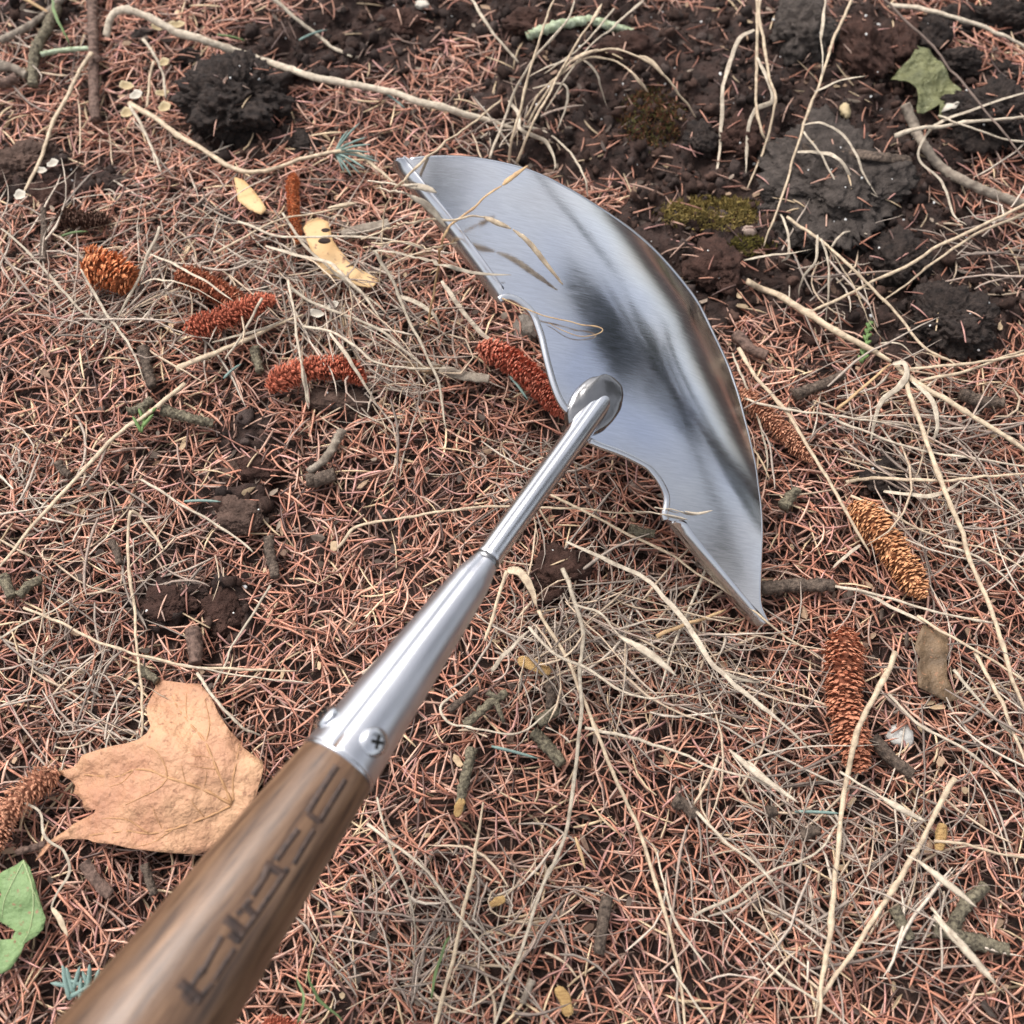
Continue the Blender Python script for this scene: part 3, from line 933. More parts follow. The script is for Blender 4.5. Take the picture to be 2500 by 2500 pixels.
CL = [(575, 262, 250, 205, .6, 'clod', 'large black soil clod under the long pale stem, left of the blade'), (455, 130, 95, 65, .7, 'clod', 'black soil lump just above the largest left clod, touching the pale stem'),
      (345, 78, 75, 60, .7, 'clod', 'small black soil lump under the bend of the long pale stem'), (722, 335, 105, 75, .6, 'clod', 'small black clod beside the blue green needle tuft'),
      (35, 415, 190, 110, .4, 'clod_pink', 'reddish brown earth mound at the left edge with white husks'), (115, 480, 110, 110, .6, 'clod_brown', 'brown clod below the reddish mound at the left edge'),
      (1952, 100, 150, 160, .7, 'clod_grey', 'large grey black clod with white flecks near the top edge'), (2108, 125, 110, 150, .7, 'clod_brown', 'smooth brown clod, left lobe beside the olive leaf'),
      (2188, 105, 95, 135, .7, 'clod_brown', 'smooth brown clod touching the top of the olive leaf'), (2278, 92, 80, 80, .7, 'clod', 'black lump right of the olive leaf top'),
      (2455, 45, 200, 110, .6, 'clod', 'black clod in the top right corner'), (2340, 45, 130, 80, .6, 'clod', 'black clod under the thick pale stem at the top right'), (2340, 150, 110, 70, .6, 'clod', 'black lump behind the thin dark stalk, right of the olive leaf'),
      (2455, 158, 90, 60, .6, 'clod', 'small black clod among orange needles at the right edge'), (2425, 290, 220, 165, .55, 'clod', 'large black clod with white specks at the right edge'),
      (2020, 470, 290, 320, .30, 'clod_grey', 'broad grey brown clod carrying the weathered splinter'), (2070, 620, 190, 170, .34, 'clod_grey', 'pale crusted clod under the drooping straw stems'),
      (2185, 640, 130, 130, .6, 'clod', 'black crumbly clod right of the pale crusted clod'), (2305, 800, 190, 155, .6, 'clod', 'rounded black clod with white specks above the straw node'),
      (1802, 345, 90, 95, .7, 'clod_brown', 'dark brown lump between the drooping straw leaves'), (1712, 352, 90, 80, .7, 'clod', 'grey black lump right of the reddish moss'),
      (1745, 660, 130, 130, .5, 'clod_brown', 'rough brown clod close to the rounded cutting edge'), (1990, 790, 120, 80, .5, 'clod_brown', 'low brown clod under the thick straw stem'),
      (1530, 130, 120, 80, .5, 'clod_brown', 'brown clod in the soil behind the fan of grass'), (1290, 60, 110, 70, .5, 'clod_brown', 'brown clod left of the lichen stick'), (980, 60, 120, 70, .5, 'clod_brown', 'brown clod at the top edge left of centre'),
      (640, 1120, 120, 110, .6, 'clod_brown', 'dark brown clod with pale corner among the needles on the left'), (568, 1130, 70, 85, .6, 'clod_pink', 'pinkish lump joined to the dark clod on the left'),
      (588, 1262, 110, 75, .45, 'clod_pink', 'flat rusty brown earth slab among the needles on the left'), (415, 1475, 120, 80, .4, 'clod_brown', 'low crumbly brown mound beside the grey feather tuft'),
      (555, 1490, 105, 110, .45, 'clod_brown', 'crumbly brown clod left of the metal socket'), (835, 985, 150, 70, .4, 'clod_pink', 'greyish brown clod below the red catkin in the middle left'),
      (1370, 1405, 130, 110, .5, 'clod_brown', 'dark brown clod under the papery leaf below the shank'), (1430, 1470, 90, 90, .5, 'clod_brown', 'brown clod right of the papery leaf'),
      (780, 855, 55, 40, .8, 'black', 'small jet black crumb on top of the red catkin'), (742, 468, 50, 36, .8, 'black', 'jet black crumb lying across the thin broken catkin'), (2150, 1172, 120, 90, .3, 'clod', 'black earth hollow lump among pale stems on the right')]
for i, (x_, y_, w_, h_, zr, m_, lb) in enumerate(CL):
    lump('soil_clod' if m_ != 'black' else 'charred_crumb', lb, 'soil clod' if m_ != 'black' else 'crumb', x_, y_, w_, h_, zr, m_, i + 1, rot=i * .7 % .5 - .25, sub=6 if w_ > 180 else 5 if w_ > 85 else 4)
lump('pebble', 'smooth white heart shaped pebble right of the thick brown catkin', 'pebble', 2207, 1786, 62, 60, .8, 'whitestone', 51, sub=4, amp=.22, freq=1.1, fine=0, sink=.0)
lump('pebble', 'grey brown stone tucked under the left scallop of the blade', 'pebble', 1284, 792, 64, 84, .8, 'greystone', 52, sub=4, amp=.2, sink=.2)
lump('pebble', 'small angular pinkish pebble below the blade, right of the shank', 'pebble', 1557, 1178, 46, 40, .9, 'pinkstone', 53, sub=3, amp=.25, sink=.1)
lump('pebble', 'small round reddish pebble beside the right edge of the blade', 'pebble', 1949, 935, 28, 26, 1, 'pinkstone', 54, sub=3, amp=.08, sink=.1)
lump('pebble', 'small grey pebble beside the crossed catkins', 'pebble', 650, 690, 44, 32, .8, 'greystone', 55, sub=3, amp=.1, sink=.1)
lump('pebble', 'pale purple pebble on the golden moss', 'pebble', 1826, 572, 42, 28, .8, 'pinkstone', 56, sub=3, amp=.15, sink=.2)
lump('white_fleck', 'cream angular fleck in the soil left of the olive leaf', 'fleck', 2060, 278, 26, 44, .6, 'husk', 57, sub=3, amp=.25, sink=.05)
lump('white_fleck', 'white chip at the top edge in the dark soil', 'fleck', 1032, 18, 32, 22, .6, 'white', 58, sub=3, amp=.3, sink=.05)

# needles and grit that lie on the clods
Pc = np.vstack(CLTOP)
nv, nf, nc = [], [], []
for q, p in enumerate(Pc):
    a = rng.uniform(0, 6.283); L_ = rng.uniform(.007, .014)
    d = np.array([math.cos(a), math.sin(a), rng.normal(0, .12)])
    if q % 3 == 0:
        U, F = ICO[1]
        nv.append((p + U * rng.uniform(.0003, .0008), F)); nc.append(np.repeat([[.72, .70, .66]], len(U), 0))
    else:
        Vn, Fn = tube(spline(np.array([p - d * L_ / 2, p + [0, 0, .0006], p + d * L_ / 2]), 2), [.0003, .0004, .0004, .0003, .0001], 4, caps=False)
        nv.append((Vn, Fn)); nc.append(np.repeat(PAL[rng.integers(len(PAL))][None] * .85, len(Vn), 0))
Vn, Fn = join(nv)
tag(mesh('needle_litter', Vn, Fn, M['needle'], cols=np.vstack([c for k_ in (1,) for c in nc]), origin=(0, 0, 0)), 'few needles and white specks lying on the soil clods', 'needles', kind='stuff')

# papery husks at the upper left: small cupped bracts
def husk(px, py, wpx, label, m='husk', seed=0, h=.004):
    c = on_ground(px, py, h)
    k = mm_per_px(c) * wpx / 2
    n_, r_ = 14, 5
    V_, rr = [], np.random.default_rng(seed + 70)
    ph = rr.uniform(0, 6)
    for j in range(r_):
        f = (j + .15) / (r_ - 1 + .15)
        for q in range(n_):
            a = q / n_ * 2 * math.pi
            w = 1 + .18 * math.sin(2 * a + ph) + .1 * math.sin(5 * a + ph)
            V_.append(c + k * np.array([math.cos(a) * f * w, math.sin(a) * f * w * .8, .55 * f * f * w]))
    i_ = (np.arange(r_ - 1)[:, None] * n_); j_ = np.arange(n_)[None]; j2_ = (j_ + 1) % n_
    F_ = [np.stack([i_ + j_, i_ + j2_, i_ + n_ + j2_, i_ + n_ + j_], -1).reshape(-1, 4), np.array([list(range(n_))[::-1]])]
    o = mesh('seed_husk', np.array(V_), F_, M[m])
    s_ = o.modifiers.new('thick', 'SOLIDIFY'); s_.thickness = .0002
    return tag(o, label, 'husk')
for i, (x_, y_, w_, lb, m_) in enumerate([(390, 72, 34, 'yellow papery husk against the thick pale stem, left of two', 'husk'), (435, 66, 34, 'yellow papery husk against the thick pale stem, right of two', 'husk'),
        (402, 158, 30, 'single yellow husk between the pale stem and the black clod', 'husk'), (312, 216, 36, 'straw coloured husk beside the end of the brown twig', 'husk'), (334, 238, 34, 'pale cup shaped husk in the middle of the husk cluster', 'white'),
        (398, 232, 30, 'pale husk left of the large black clod, upper of two', 'husk'), (404, 268, 36, 'pale husk left of the large black clod, lower of two', 'husk'), (312, 282, 36, 'lowest straw husk beside the pale stem root', 'husk'),
        (103, 420, 28, 'white hollow husk on the reddish mound, left of two', 'white'), (131, 404, 30, 'white hollow husk with a dark hole on the reddish mound', 'white'), (52, 482, 34, 'white crumpled husk at the foot of the thin stalk at the left edge', 'white'),
        (775, 770, 34, 'pale bud like husk in the grass above the middle red catkin', 'white'), (815, 748, 26, 'small pale husk right of the bud like husk', 'white')]):
    husk(x_, y_, w_, lb, m_, i)

# ------------------------------------------------------------------ moss
def moss(cx, cy, rx, ry, n, cols, label, hgt=.003):
    V_, F_, C_ = [], [], []
    for q in range(n):
        a, r = rng.uniform(0, 6.283), math.sqrt(rng.random())
        px, py = cx + math.cos(a) * r * rx * rng.uniform(.8, 1.1), cy + math.sin(a) * r * ry * rng.uniform(.8, 1.15)
        p = on_ground(px, py, 0) + np.array([0, 0, hgt * (1 - r * r) * .8])
        b_ = len(V_)
        s = rng.uniform(.0005, .0010)
        d = rng.normal(0, .6, 3); d[2] = 1; d /= np.linalg.norm(d)
        e = np.cross(d, [1, 0, 0]); e /= np.linalg.norm(e); g = np.cross(d, e)
        V_ += [p + e * s * .5, p - e * s * .25 + g * s * .45, p - e * s * .25 - g * s * .45, p + d * s * 2.4]
        F_ += [[b_, b_ + 1, b_ + 3], [b_ + 1, b_ + 2, b_ + 3], [b_ + 2, b_, b_ + 3]]
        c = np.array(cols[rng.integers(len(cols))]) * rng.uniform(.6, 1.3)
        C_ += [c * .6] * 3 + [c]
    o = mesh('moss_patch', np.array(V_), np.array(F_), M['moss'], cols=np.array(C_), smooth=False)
    return tag(o, label, 'moss')
moss(1740, 522, 140, 42, 2200, [(.30, .22, .07), (.24, .19, .06), (.36, .26, .09)], 'golden moss cushion on the dark soil right of the blade', .004)
moss(1590, 290, 85, 75, 1500, [(.13, .12, .04), (.16, .09, .04), (.18, .07, .035)], 'olive and rust moss patch in the soil above the blade')
moss(1830, 600, 60, 25, 400, [(.20, .16, .04), (.14, .12, .03)], 'small dark golden moss bit under the pale purple pebble')

# ------------------------------------------------------------------ sticks and twigs
def world_pts(spec, default=.004):
    out = []
    for p in spec:
        x_, y_ = p[0], p[1]
        h = p[2] if len(p) > 2 else default * 1000
        if h >= 100:
            out.append(on_blade(x_, y_, 0) + (CAMP - on_blade(x_, y_, 0)) / np.linalg.norm(CAMP - on_blade(x_, y_, 0)) * (h - 100) / 1000)
        else:
            out.append(on_ground(x_, y_, h / 1000))
    return np.array(out)

def twig(pts, wpx, m, label, knob=.22, seed=0, name='twig', side=(), flat=1.0):
    P = spline(world_pts(pts, .0035), 10)
    k = mm_per_px(P[len(P) // 2])
    n_ = len(P)
    L = np.concatenate([[0], np.cumsum(np.linalg.norm(np.diff(P, axis=0), axis=1))])
    steps = max(16, int(L[-1] / .0006))
    P = np.stack([np.interp(np.linspace(0, L[-1], steps), L, P[:, i]) for i in range(3)], -1)
    R = wpx * k / 2 * np.linspace(1.05, .9, steps)
    V_, F_ = tube(P, R, 14, flat=flat)
    nn = .7 * vnoise(V_ / (wpx * k * .55) + seed * 7.7, seed) + .8 * vnoise(V_ / (wpx * k * .24) + seed, seed + 1) + .5 * vnoise(V_ / (wpx * k * .12) + seed, seed + 2)
    ctr = np.vstack([np.repeat(P, 14, 0), P[0], P[-1]])
    V_ = ctr + (V_ - ctr) * (1 + knob * nn)[:, None]
    o = mesh(name, V_, F_, M[m])
    for q, sp in enumerate(side):
        Ps = spline(world_pts(sp, .0045), 6)
        Vs_, Fs_ = tube(Ps, np.linspace(wpx * k / 2 * .7, wpx * k / 2 * .4, len(Ps)), 8)
        Vs_ = Vs_ + (.12 * wpx * k) * np.stack([vnoise(Vs_ / (wpx * k * .4) + q + i, seed + 3) for i in range(3)], -1)
        s_ = mesh('side_shoot', Vs_, Fs_, M[m], o)
        s_.matrix_parent_inverse = Matrix.Identity(4)
    return tag(o, label, 'twig')
TW = [
 (26, 'barkred', 'upright brown bark twig at the upper left, cut end on the needles', .16, [(222, -60), (225, 20), (228, 93), (228, 186), (233, 293)], [[(226, 90), (212, 70)], [(230, 150), (244, 140)]]),
 (26, 'lichen', 'mossy green stub left of the upright brown twig', .25, [(140, 20), (115, 70), (92, 110), (82, 150), (80, 210)], []),
 (12, 'palelichen', 'thin lichen grey twig touching the upright brown twig from the left', .2, [(100, 133), (150, 123), (219, 118)], []),
 (17, 'greystick', 'grey twig slanting out of the top left corner', .15, [(0, 100), (60, 70), (110, 35), (170, -20)], []),
 (22, 'greystick', 'short grey stub at the left edge, upper corner', .2, [(-10, 160), (30, 165), (65, 185)], []),
 (26, 'barkred', 'brown bark piece at the left edge below the grey stub', .25, [(-20, 205), (15, 200), (42, 190)], []),
 (16, 'bark', 'dark twig end standing beside the brown clod at the left edge', .2, [(105, 640), (108, 560), (105, 510)], []),
 (22, 'palelichen', 'pale green lichen covered stick on the dark soil at the top', .35, [(1286, 88), (1330, 72), (1429, 51), (1490, 64), (1545, 79)], []),
 (24, 'greystick', 'bent weathered stick under the olive leaf, running to the right edge', .14, [(2210, 255, 5), (2232, 310), (2258, 360), (2299, 410), (2369, 450), (2462, 487), (2540, 510)], []),
 (30, 'bark', 'flat dark splinter lying across the broad grey clod', .15, [(1962, 362, 14), (2060, 372, 14), (2140, 382, 13), (2222, 392, 9)], []),
 (26, 'bark', 'knobbly dark twig under the tangle left of the middle red catkin', .35, [(352, 850), (360, 900), (372, 945)], []),
 (22, 'lichen', 'short knobbly twig joining the straw stem on the left, lower of two', .35, [(312, 1005), (345, 995), (372, 975)], [[(345, 998), (352, 1012)]]),
 (24, 'lichen', 'knobbly lichen twig with a broken pale end left of centre', .35, [(395, 1000), (430, 1010), (470, 1022), (520, 1035)], []),
 (24, 'lichen', 'stubby mossy twig under the left end of the middle red catkin', .3, [(622, 850), (628, 880), (636, 908)], []),
 (22, 'greystick', 'slender grey cone stalk lying right of the dark brown clod', .3, [(836, 1050), (812, 1095), (785, 1130), (752, 1152)], []),
 (34, 'bark', 'thick dark bark piece at the foot of the slender grey stalk', .22, [(750, 1175), (785, 1168), (818, 1158)], []),
 (24, 'bark', 'knobbly dark twig among the needles left of the steel socket', .35, [(657, 1310), (660, 1360), (672, 1410)], []),
 (18, 'bark', 'short dark twig hidden in dead grass on the left, beside the bent straw', .3, [(270, 1322), (285, 1345), (292, 1378)], []),
 (22, 'lichen', 'mossy twig fragment at the left edge below the long straw', .3, [(45, 1455), (70, 1430), (102, 1412)], []),
 (26, 'lichen', 'green grey stub at the left edge above the maple leaf', .2, [(8, 1405), (18, 1430), (28, 1458)], []),
 (20, 'bark', 'small ribbed twig bit among needles at the far left', .35, [(142, 1130), (155, 1148), (172, 1162)], []),
 (36, 'barkred', 'brown bark chunk standing in the soil left of the socket', .2, [(468, 1535), (475, 1570), (478, 1620)], []),
 (22, 'lichen', 'dark knobbly twig touching the top of the maple leaf', .35, [(338, 1632), (360, 1645), (385, 1662)], []),
 (18, 'barkred', 'short ringed twig beside the curled maple leaf tip', .3, [(40, 2082), (70, 2072), (112, 2062)], []),
 (22, 'bark', 'dark twig below the maple leaf, half hidden by the handle', .3, [(352, 2110), (365, 2150), (376, 2185)], []),
 (30, 'barkred', 'brown bark flake under the maple leaf', .2, [(205, 2105), (235, 2150), (270, 2185)], []),
 (22, 'lichen', 'forked knobbly twig in the litter right of the socket', .38, [(1135, 1772), (1165, 1745), (1195, 1718), (1238, 1690)], [[(1210, 1712), (1230, 1762)], [(1190, 1690), (1212, 1702)]]),
 (18, 'bark', 'slender dark twig above the forked twig, pointing up right', .25, [(1095, 1735), (1120, 1715), (1165, 1680)], []),
 (30, 'lichen', 'thick scaly twig running down right below the forked twig', .38, [(1300, 1788), (1330, 1815), (1352, 1840), (1372, 1866)], []),
 (30, 'lichen', 'short scaly twig beside the thick scaly twig, upper of two', .35, [(1312, 1765), (1340, 1745), (1365, 1730)], []),
 (24, 'bark', 'upright dark twig bit above the scaly twigs', .3, [(1340, 1660), (1345, 1700), (1342, 1732)], []),
 (26, 'lichen', 'green grey lichen twig with a tan bud, right of the screw', .3, [(1152, 1828), (1142, 1880), (1128, 1930), (1122, 1980)], []),
 (30, 'bark', 'dark bark stick lying under the red brown needles at the lower centre', .12, [(1482, 2190), (1472, 2250), (1462, 2330)], []),
 (18, 'greystick', 'pale cut twig stub near the bottom edge right of centre', .18, [(1300, 2392), (1285, 2425), (1275, 2450)], []),
 (32, 'bark', 'dark twig resting against the white pebble', .25, [(2130, 1800, 1), (2172, 1848, 1), (2228, 1890, 1)], []),
 (32, 'lichen', 'rough lichen twig at the right, slanting up to the right', .35, [(2320, 2275), (2355, 2215), (2405, 2160)], []),
 (36, 'lichen', 'rough lichen twig at the right, lying below the slanting one', .35, [(2280, 2270), (2340, 2285), (2400, 2305), (2462, 2318)], []),
 (28, 'lichen', 'small rough twig under the straw stem at the lower right', .3, [(2182, 2215), (2200, 2250), (2222, 2295)], []),
 (30, 'bark', 'crumbling dark twig end in the middle of the lower right litter', .4, [(1645, 1950), (1670, 1965), (1702, 1990)], []),
 (26, 'bark', 'short dark cone fragment left of the straw stem at the lower right', .35, [(1872, 1985), (1895, 1978)], []),
 (24, 'bark', 'small dark twig fragment left of the long straw at lower right', .35, [(1955, 2040), (2000, 2025)], []),
 (22, 'bark', 'dark twig under grass below the right wing of the blade', .3, [(1700, 1370), (1740, 1392), (1780, 1402)], []),
 (24, 'lichen', 'mossy twig in the grass above the right flange', .35, [(1535, 1290), (1565, 1300), (1598, 1305)], []),
 (34, 'bark', 'dark bark strip beside the right horn of the blade', .2, [(1858, 1440), (1930, 1430), (2035, 1430)], []),
 (30, 'lichen', 'crumbly grey twig standing upright right of the blade tip', .4, [(1912, 1240), (1930, 1215), (1945, 1195)], []),
 (26, 'bark', 'dark twig below the red pebble, right of the blade', .25, [(1940, 965), (2000, 942), (2060, 915)], []),
 (30, 'bark', 'dark bark piece under the right hand straw stems', .25, [(2345, 960), (2390, 978), (2450, 985)], []),
 (30, 'barkred', 'brown root piece beside the upper right of the blade', .2, [(1795, 815), (1830, 850), (1872, 870)], []),
 (28, 'greystick', 'grey weathered wood sliver behind the middle red catkin', .12, [(1050, 895), (1120, 915), (1195, 925)], []),
 (30, 'greystick', 'grey brown wood sliver between the tan leaf and the blade', .12, [(835, 575), (880, 560), (950, 545)], []),
]
for i, (w_, m_, lb, kn, pts, side) in enumerate(TW):
    twig(pts, w_, m_, lb, kn, i, side=side, flat=.45 if 'splinter' in lb or 'flake' in lb or 'sliver' in lb else 1.0)
# wood chips
def chip(pts, wpx, label, m='woodchip', thick=.35):
    P = spline(world_pts(pts, .005), 6)
    k = mm_per_px(P[0]) * wpx / 2
    R = k * np.interp(np.linspace(0, 1, len(P)), [0, .12, .5, .9, 1], [.35, .85, 1, .9, .5])
    V_, F_ = tube(P, R, 8, flat=thick)
    V_ = V_ + .15 * k * np.stack([vnoise(V_ / k + i * 5, 4) for i in range(3)], -1)
    return tag(mesh('wood_chip', V_, F_, M[m], smooth=False), label, 'wood chip')
chip([(1264, 1612), (1300, 1622), (1345, 1642)], 32, 'yellow wood chip in the litter right of the socket')
chip([(1195, 2210), (1215, 2200), (1232, 2192)], 20, 'small tan wood chip in the grass below the handle')
chip([(1115, 1995), (1120, 1970), (1132, 1950)], 22, 'tan papery bud scale beside the lichen twig')
chip([(2292, 2078), (2298, 2040), (2300, 2010)], 30, 'curled mustard coloured scale under the straw at the right', 'woodchip', .6)
chip([(1360, 2410), (1378, 2440), (1388, 2480)], 30, 'mustard coloured bark chip near the bottom edge', 'woodchip', .4)

# ------------------------------------------------------------------ catkins
def catkin(pts, wpx, label, hue, seed, taper=.75, h=.005):
    P = spline(world_pts(pts, h), 10)
    rr = np.random.default_rng(seed + 400)
    L = np.concatenate([[0], np.cumsum(np.linalg.norm(np.diff(P, axis=0), axis=1))])
    k = mm_per_px(P[len(P) // 2]) * wpx / 2
    n_ = max(10, int(L[-1] / .00085))
    P = np.stack([np.interp(np.linspace(0, L[-1], n_), L, P[:, i]) for i in range(3)], -1)
    f = np.linspace(0, 1, n_)
    prof = np.minimum(1, np.sqrt(np.clip(f / .12, 0.05, 1))) * np.minimum(1, np.sqrt(np.clip((1 - f) / .15, .06, 1))) * (1 - (1 - taper) * f)
    root = empty('catkin', tuple(P[n_ // 2] - np.array([0, 0, k])))
    V_, F_ = tube(P, k * .62 * prof, 10)
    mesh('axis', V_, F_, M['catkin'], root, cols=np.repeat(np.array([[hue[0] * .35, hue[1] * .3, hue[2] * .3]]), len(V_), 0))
    T, N, B = frames(P)
    Vs, Fs, Cs = [], [], []
    around = 19
    for j in range(n_):
        for q in range(around):
            a = (q + .5 * (j % 2)) / around * 2 * math.pi + rr.normal(0, .10)
            d = math.cos(a) * N[j] + math.sin(a) * B[j]
            t_ = T[j]; s_ = np.cross(t_, d)
            r0 = k * .55 * prof[j] * (1 + .16 * math.sin(j * .9 + seed) * math.sin(a * 2 + j * .37) + rr.normal(0, .05))
            if rr.random() < .10:
                continue
            ln = k * rr.uniform(.36, .56) * (.5 + .5 * prof[j]); w = k * rr.uniform(.09, .14)
            lean = rr.normal(.4, .4)
            dd = d + lean * t_; dd /= np.linalg.norm(dd)
            c = P[j] + d * r0
            tip = c + dd * ln + s_ * rr.normal(0, .08) * k
            m1 = c + dd * ln * .62
            up = np.cross(s_, dd)
            b_ = len(Vs)
            Vs += [c - s_ * w * .6, c + s_ * w * .6, m1 + s_ * w, m1 - s_ * w, m1 + up * w * .5, tip]
            Fs += [[b_, b_ + 1, b_ + 4], [b_ + 1, b_ + 2, b_ + 4], [b_ + 3, b_, b_ + 4], [b_ + 2, b_ + 5, b_ + 4], [b_ + 5, b_ + 3, b_ + 4], [b_, b_ + 3, b_ + 2], [b_, b_ + 2, b_ + 1], [b_ + 3, b_ + 5, b_ + 2]]
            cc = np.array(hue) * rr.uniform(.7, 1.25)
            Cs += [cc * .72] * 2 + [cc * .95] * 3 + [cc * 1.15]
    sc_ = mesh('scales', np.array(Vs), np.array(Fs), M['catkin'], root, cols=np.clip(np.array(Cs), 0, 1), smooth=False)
    sc_['kind'] = 'stuff'
    return tag(root, label, 'catkin', 'fallen conifer catkins in the litter')
OR, RD, BR, DK, GO, TN = (.66, .26, .12), (.50, .15, .09), (.50, .21, .125), (.13, .075, .055), (.62, .31, .155), (.56, .28, .175)
for i, (pts, w_, c_, lb) in enumerate([
 ([(205, 648, 10), (255, 655, 9), (322, 690, 7)], 112, OR, 'plump bright orange catkin seen end on at the left'),
 ([(432, 668, 5), (500, 695, 6), (592, 742, 6)], 72, BR, 'orange brown catkin lying under another, the upper of the crossed pair'),
 ([(452, 806, 8), (522, 785, 9), (587, 757, 10), (668, 730, 10)], 70, RD, 'curved red catkin crossing over the brown one'),
 ([(718, 425, 5), (714, 460, 5), (718, 520, 5), (728, 592, 5)], 38, OR, 'thin broken orange catkin above the spotted tan leaf'),
 ([(655, 950, 7), (700, 918, 8), (770, 898, 8), (850, 902, 7), (884, 930, 6)], 74, RD, 'arched deep red catkin in the grass left of the shank'),
 ([(1168, 846, 6), (1230, 870, 6), (1300, 925, 6), (1350, 975, 6), (1385, 1012, 6)], 78, (.60, .20, .13), 'pink red catkin running under the blade beside the shank'),
 ([(1805, 955, 4), (1880, 1024, 4), (1930, 1072, 4), (1980, 1122, 4)], 58, TN, 'brown catkin just right of the blade under straw stems'),
 ([(2085, 1228, 6), (2150, 1300, 7), (2206, 1382, 7), (2252, 1455, 6)], 92, GO, 'bushy golden orange catkin on the right'),
 ([(2066, 1538, 7), (2058, 1640, 8), (2066, 1740, 8), (2098, 1880, 6)], 108, BR, 'thick upright brown catkin with a straw stem crossing its foot'),
 ([(142, 1882, 6), (70, 1930, 7), (14, 1990, 7), (-30, 2095, 6)], 84, TN, 'brown catkin at the left edge above the green leaf'),
 ([(140, 528, 4), (200, 536, 4), (265, 538, 4)], 58, DK, 'dark rotten catkin above the bright orange one'),
 ([(640, 2505, 5), (690, 2500, 5), (740, 2520, 5)], 50, RD, 'red catkin just showing at the bottom edge beside the handle')]):
    catkin(pts, w_, lb, c_, i)

# ------------------------------------------------------------------ leaves
def leaf(name, poly, label, cat, m, hfun, veins=(), step=.0022, vw=9, vm=None, thick=.00025):
    G = [at_z(x_, y_, 0.008) for x_, y_ in poly]
    V2, F = sheet([p[:2] for p in G], step)
    c = V2.mean(0)
    def zz(P2):
        return np.array([_look(_gT, *p) * .6 for p in P2]) + hfun(P2[:, 0], P2[:, 1])
    V_ = np.column_stack([V2, zz(V2)])
    root = empty(name, (c[0], c[1], float(V_[:, 2].min())))
    bl = mesh('leaf_blade', V_, F, M[m], root)
    s_ = bl.modifiers.new('thick', 'SOLIDIFY'); s_.thickness = thick; s_.offset = -1
    for vp, wv in veins:
        P2 = np.array([at_z(x_, y_, .008)[:2] for x_, y_ in vp])
        P3 = spline(np.column_stack([P2, np.zeros(len(P2))]), 8)
        P3[:, 2] = zz(P3[:, :2]) + .00010
        k = mm_per_px(P3[0]) * wv / 2
        Vv, Fv = tube(P3, np.linspace(k, k * .45, len(P3)), 6, flat=.7)
        mesh('vein', Vv, Fv, M[vm or m], root)
    return tag(root, label, cat)
def leafmat(name, a, b_, c_, sc=60, rough=.6, bump=.0012, bsc=150):
    m = mat(name, a, rough, .35, col2=b_, scale=sc, bump=bump, bscale=bsc)
    t_ = m.node_tree
    p = t_.nodes['Principled BSDF']
    sp = t_.nodes.new('ShaderNodeTexNoise'); sp.inputs['Scale'].default_value = sc * 7; sp.inputs['Detail'].default_value = 2
    tc_ = [n for n in t_.nodes if n.type == 'TEX_COORD'][0]
    t_.links.new(tc_.outputs['Object'], sp.inputs['Vector'])
    mr_ = t_.nodes.new('ShaderNodeMapRange'); mr_.inputs['From Min'].default_value = .62; mr_.inputs['From Max'].default_value = .72
    t_.links.new(sp.outputs['Fac'], mr_.inputs['Value'])
    mx_ = t_.nodes.new('ShaderNodeMix'); mx_.data_type = 'RGBA'
    old = p.inputs['Base Color'].links[0].from_socket
    t_.links.new(mr_.outputs[0], mx_.inputs[0]); t_.links.new(old, mx_.inputs[6])
    mx_.inputs[7].default_value = (*c_, 1)
    t_.links.new(mx_.outputs[2], p.inputs['Base Color'])
    return m
M['maple'] = leafmat('dry_maple', (.54, .31, .175), (.38, .18, .105), (.30, .15, .085), 60, bump=.0035, bsc=170)
M['maplevein'] = mat('maple_vein', (.46, .25, .12), .6, .3, var=.1)
M['greenleaf'] = leafmat('green_leaf', (.20, .29, .12), (.14, .215, .085), (.24, .15, .08), 70, bump=.003)
M['greenvein'] = mat('green_vein', (.32, .39, .19), .6, .3, var=.1)
M['olive'] = leafmat('olive_leaf', (.19, .19, .085), (.095, .10, .045), (.29, .29, .17), 150, bump=.004, bsc=220)
M['brownleaf'] = leafmat('brown_leaf', (.19, .12, .065), (.085, .055, .032), (.30, .155, .085), 110, bump=.004)
M['tanleaf'] = leafmat('tan_leaf', (.62, .42, .21), (.54, .32, .14), (.30, .15, .08), 45, bump=.0006)
M['spot'] = mat('leaf_spot', (.05, .03, .025), .8, .2)

ZM = lambda pts: [(x_ * .3623, 1600 + y_ * .3623) for x_, y_ in pts]
MAPLE = ZM([(1040, 140), (1090, 165), (1180, 182), (1270, 200), (1360, 205), (1400, 250), (1440, 300), (1470, 350), (1500, 420), (1540, 480), (1580, 540), (1630, 590), (1660, 640), (1710, 680), (1795, 738),
            (1800, 800), (1770, 900), (1720, 1050), (1640, 1180), (1500, 1280), (1330, 1345), (1200, 1342), (1080, 1332), (900, 1312), (780, 1283), (650, 1266), (600, 1243), (500, 1242), (430, 1252), (382, 1268),
            (320, 1345), (262, 1395), (300, 1312), (375, 1238), (450, 1190), (500, 1140), (570, 1105), (650, 1070), (662, 1048), (600, 1052), (570, 1032), (560, 980), (525, 945), (498, 932), (510, 880),
            (480, 842), (425, 812), (378, 796), (450, 780), (505, 768), (550, 730), (580, 690), (700, 660), (800, 640), (900, 625), (980, 600), (1035, 560), (1052, 510), (1022, 440), (1005, 370), (1020, 290), (1043, 220)])
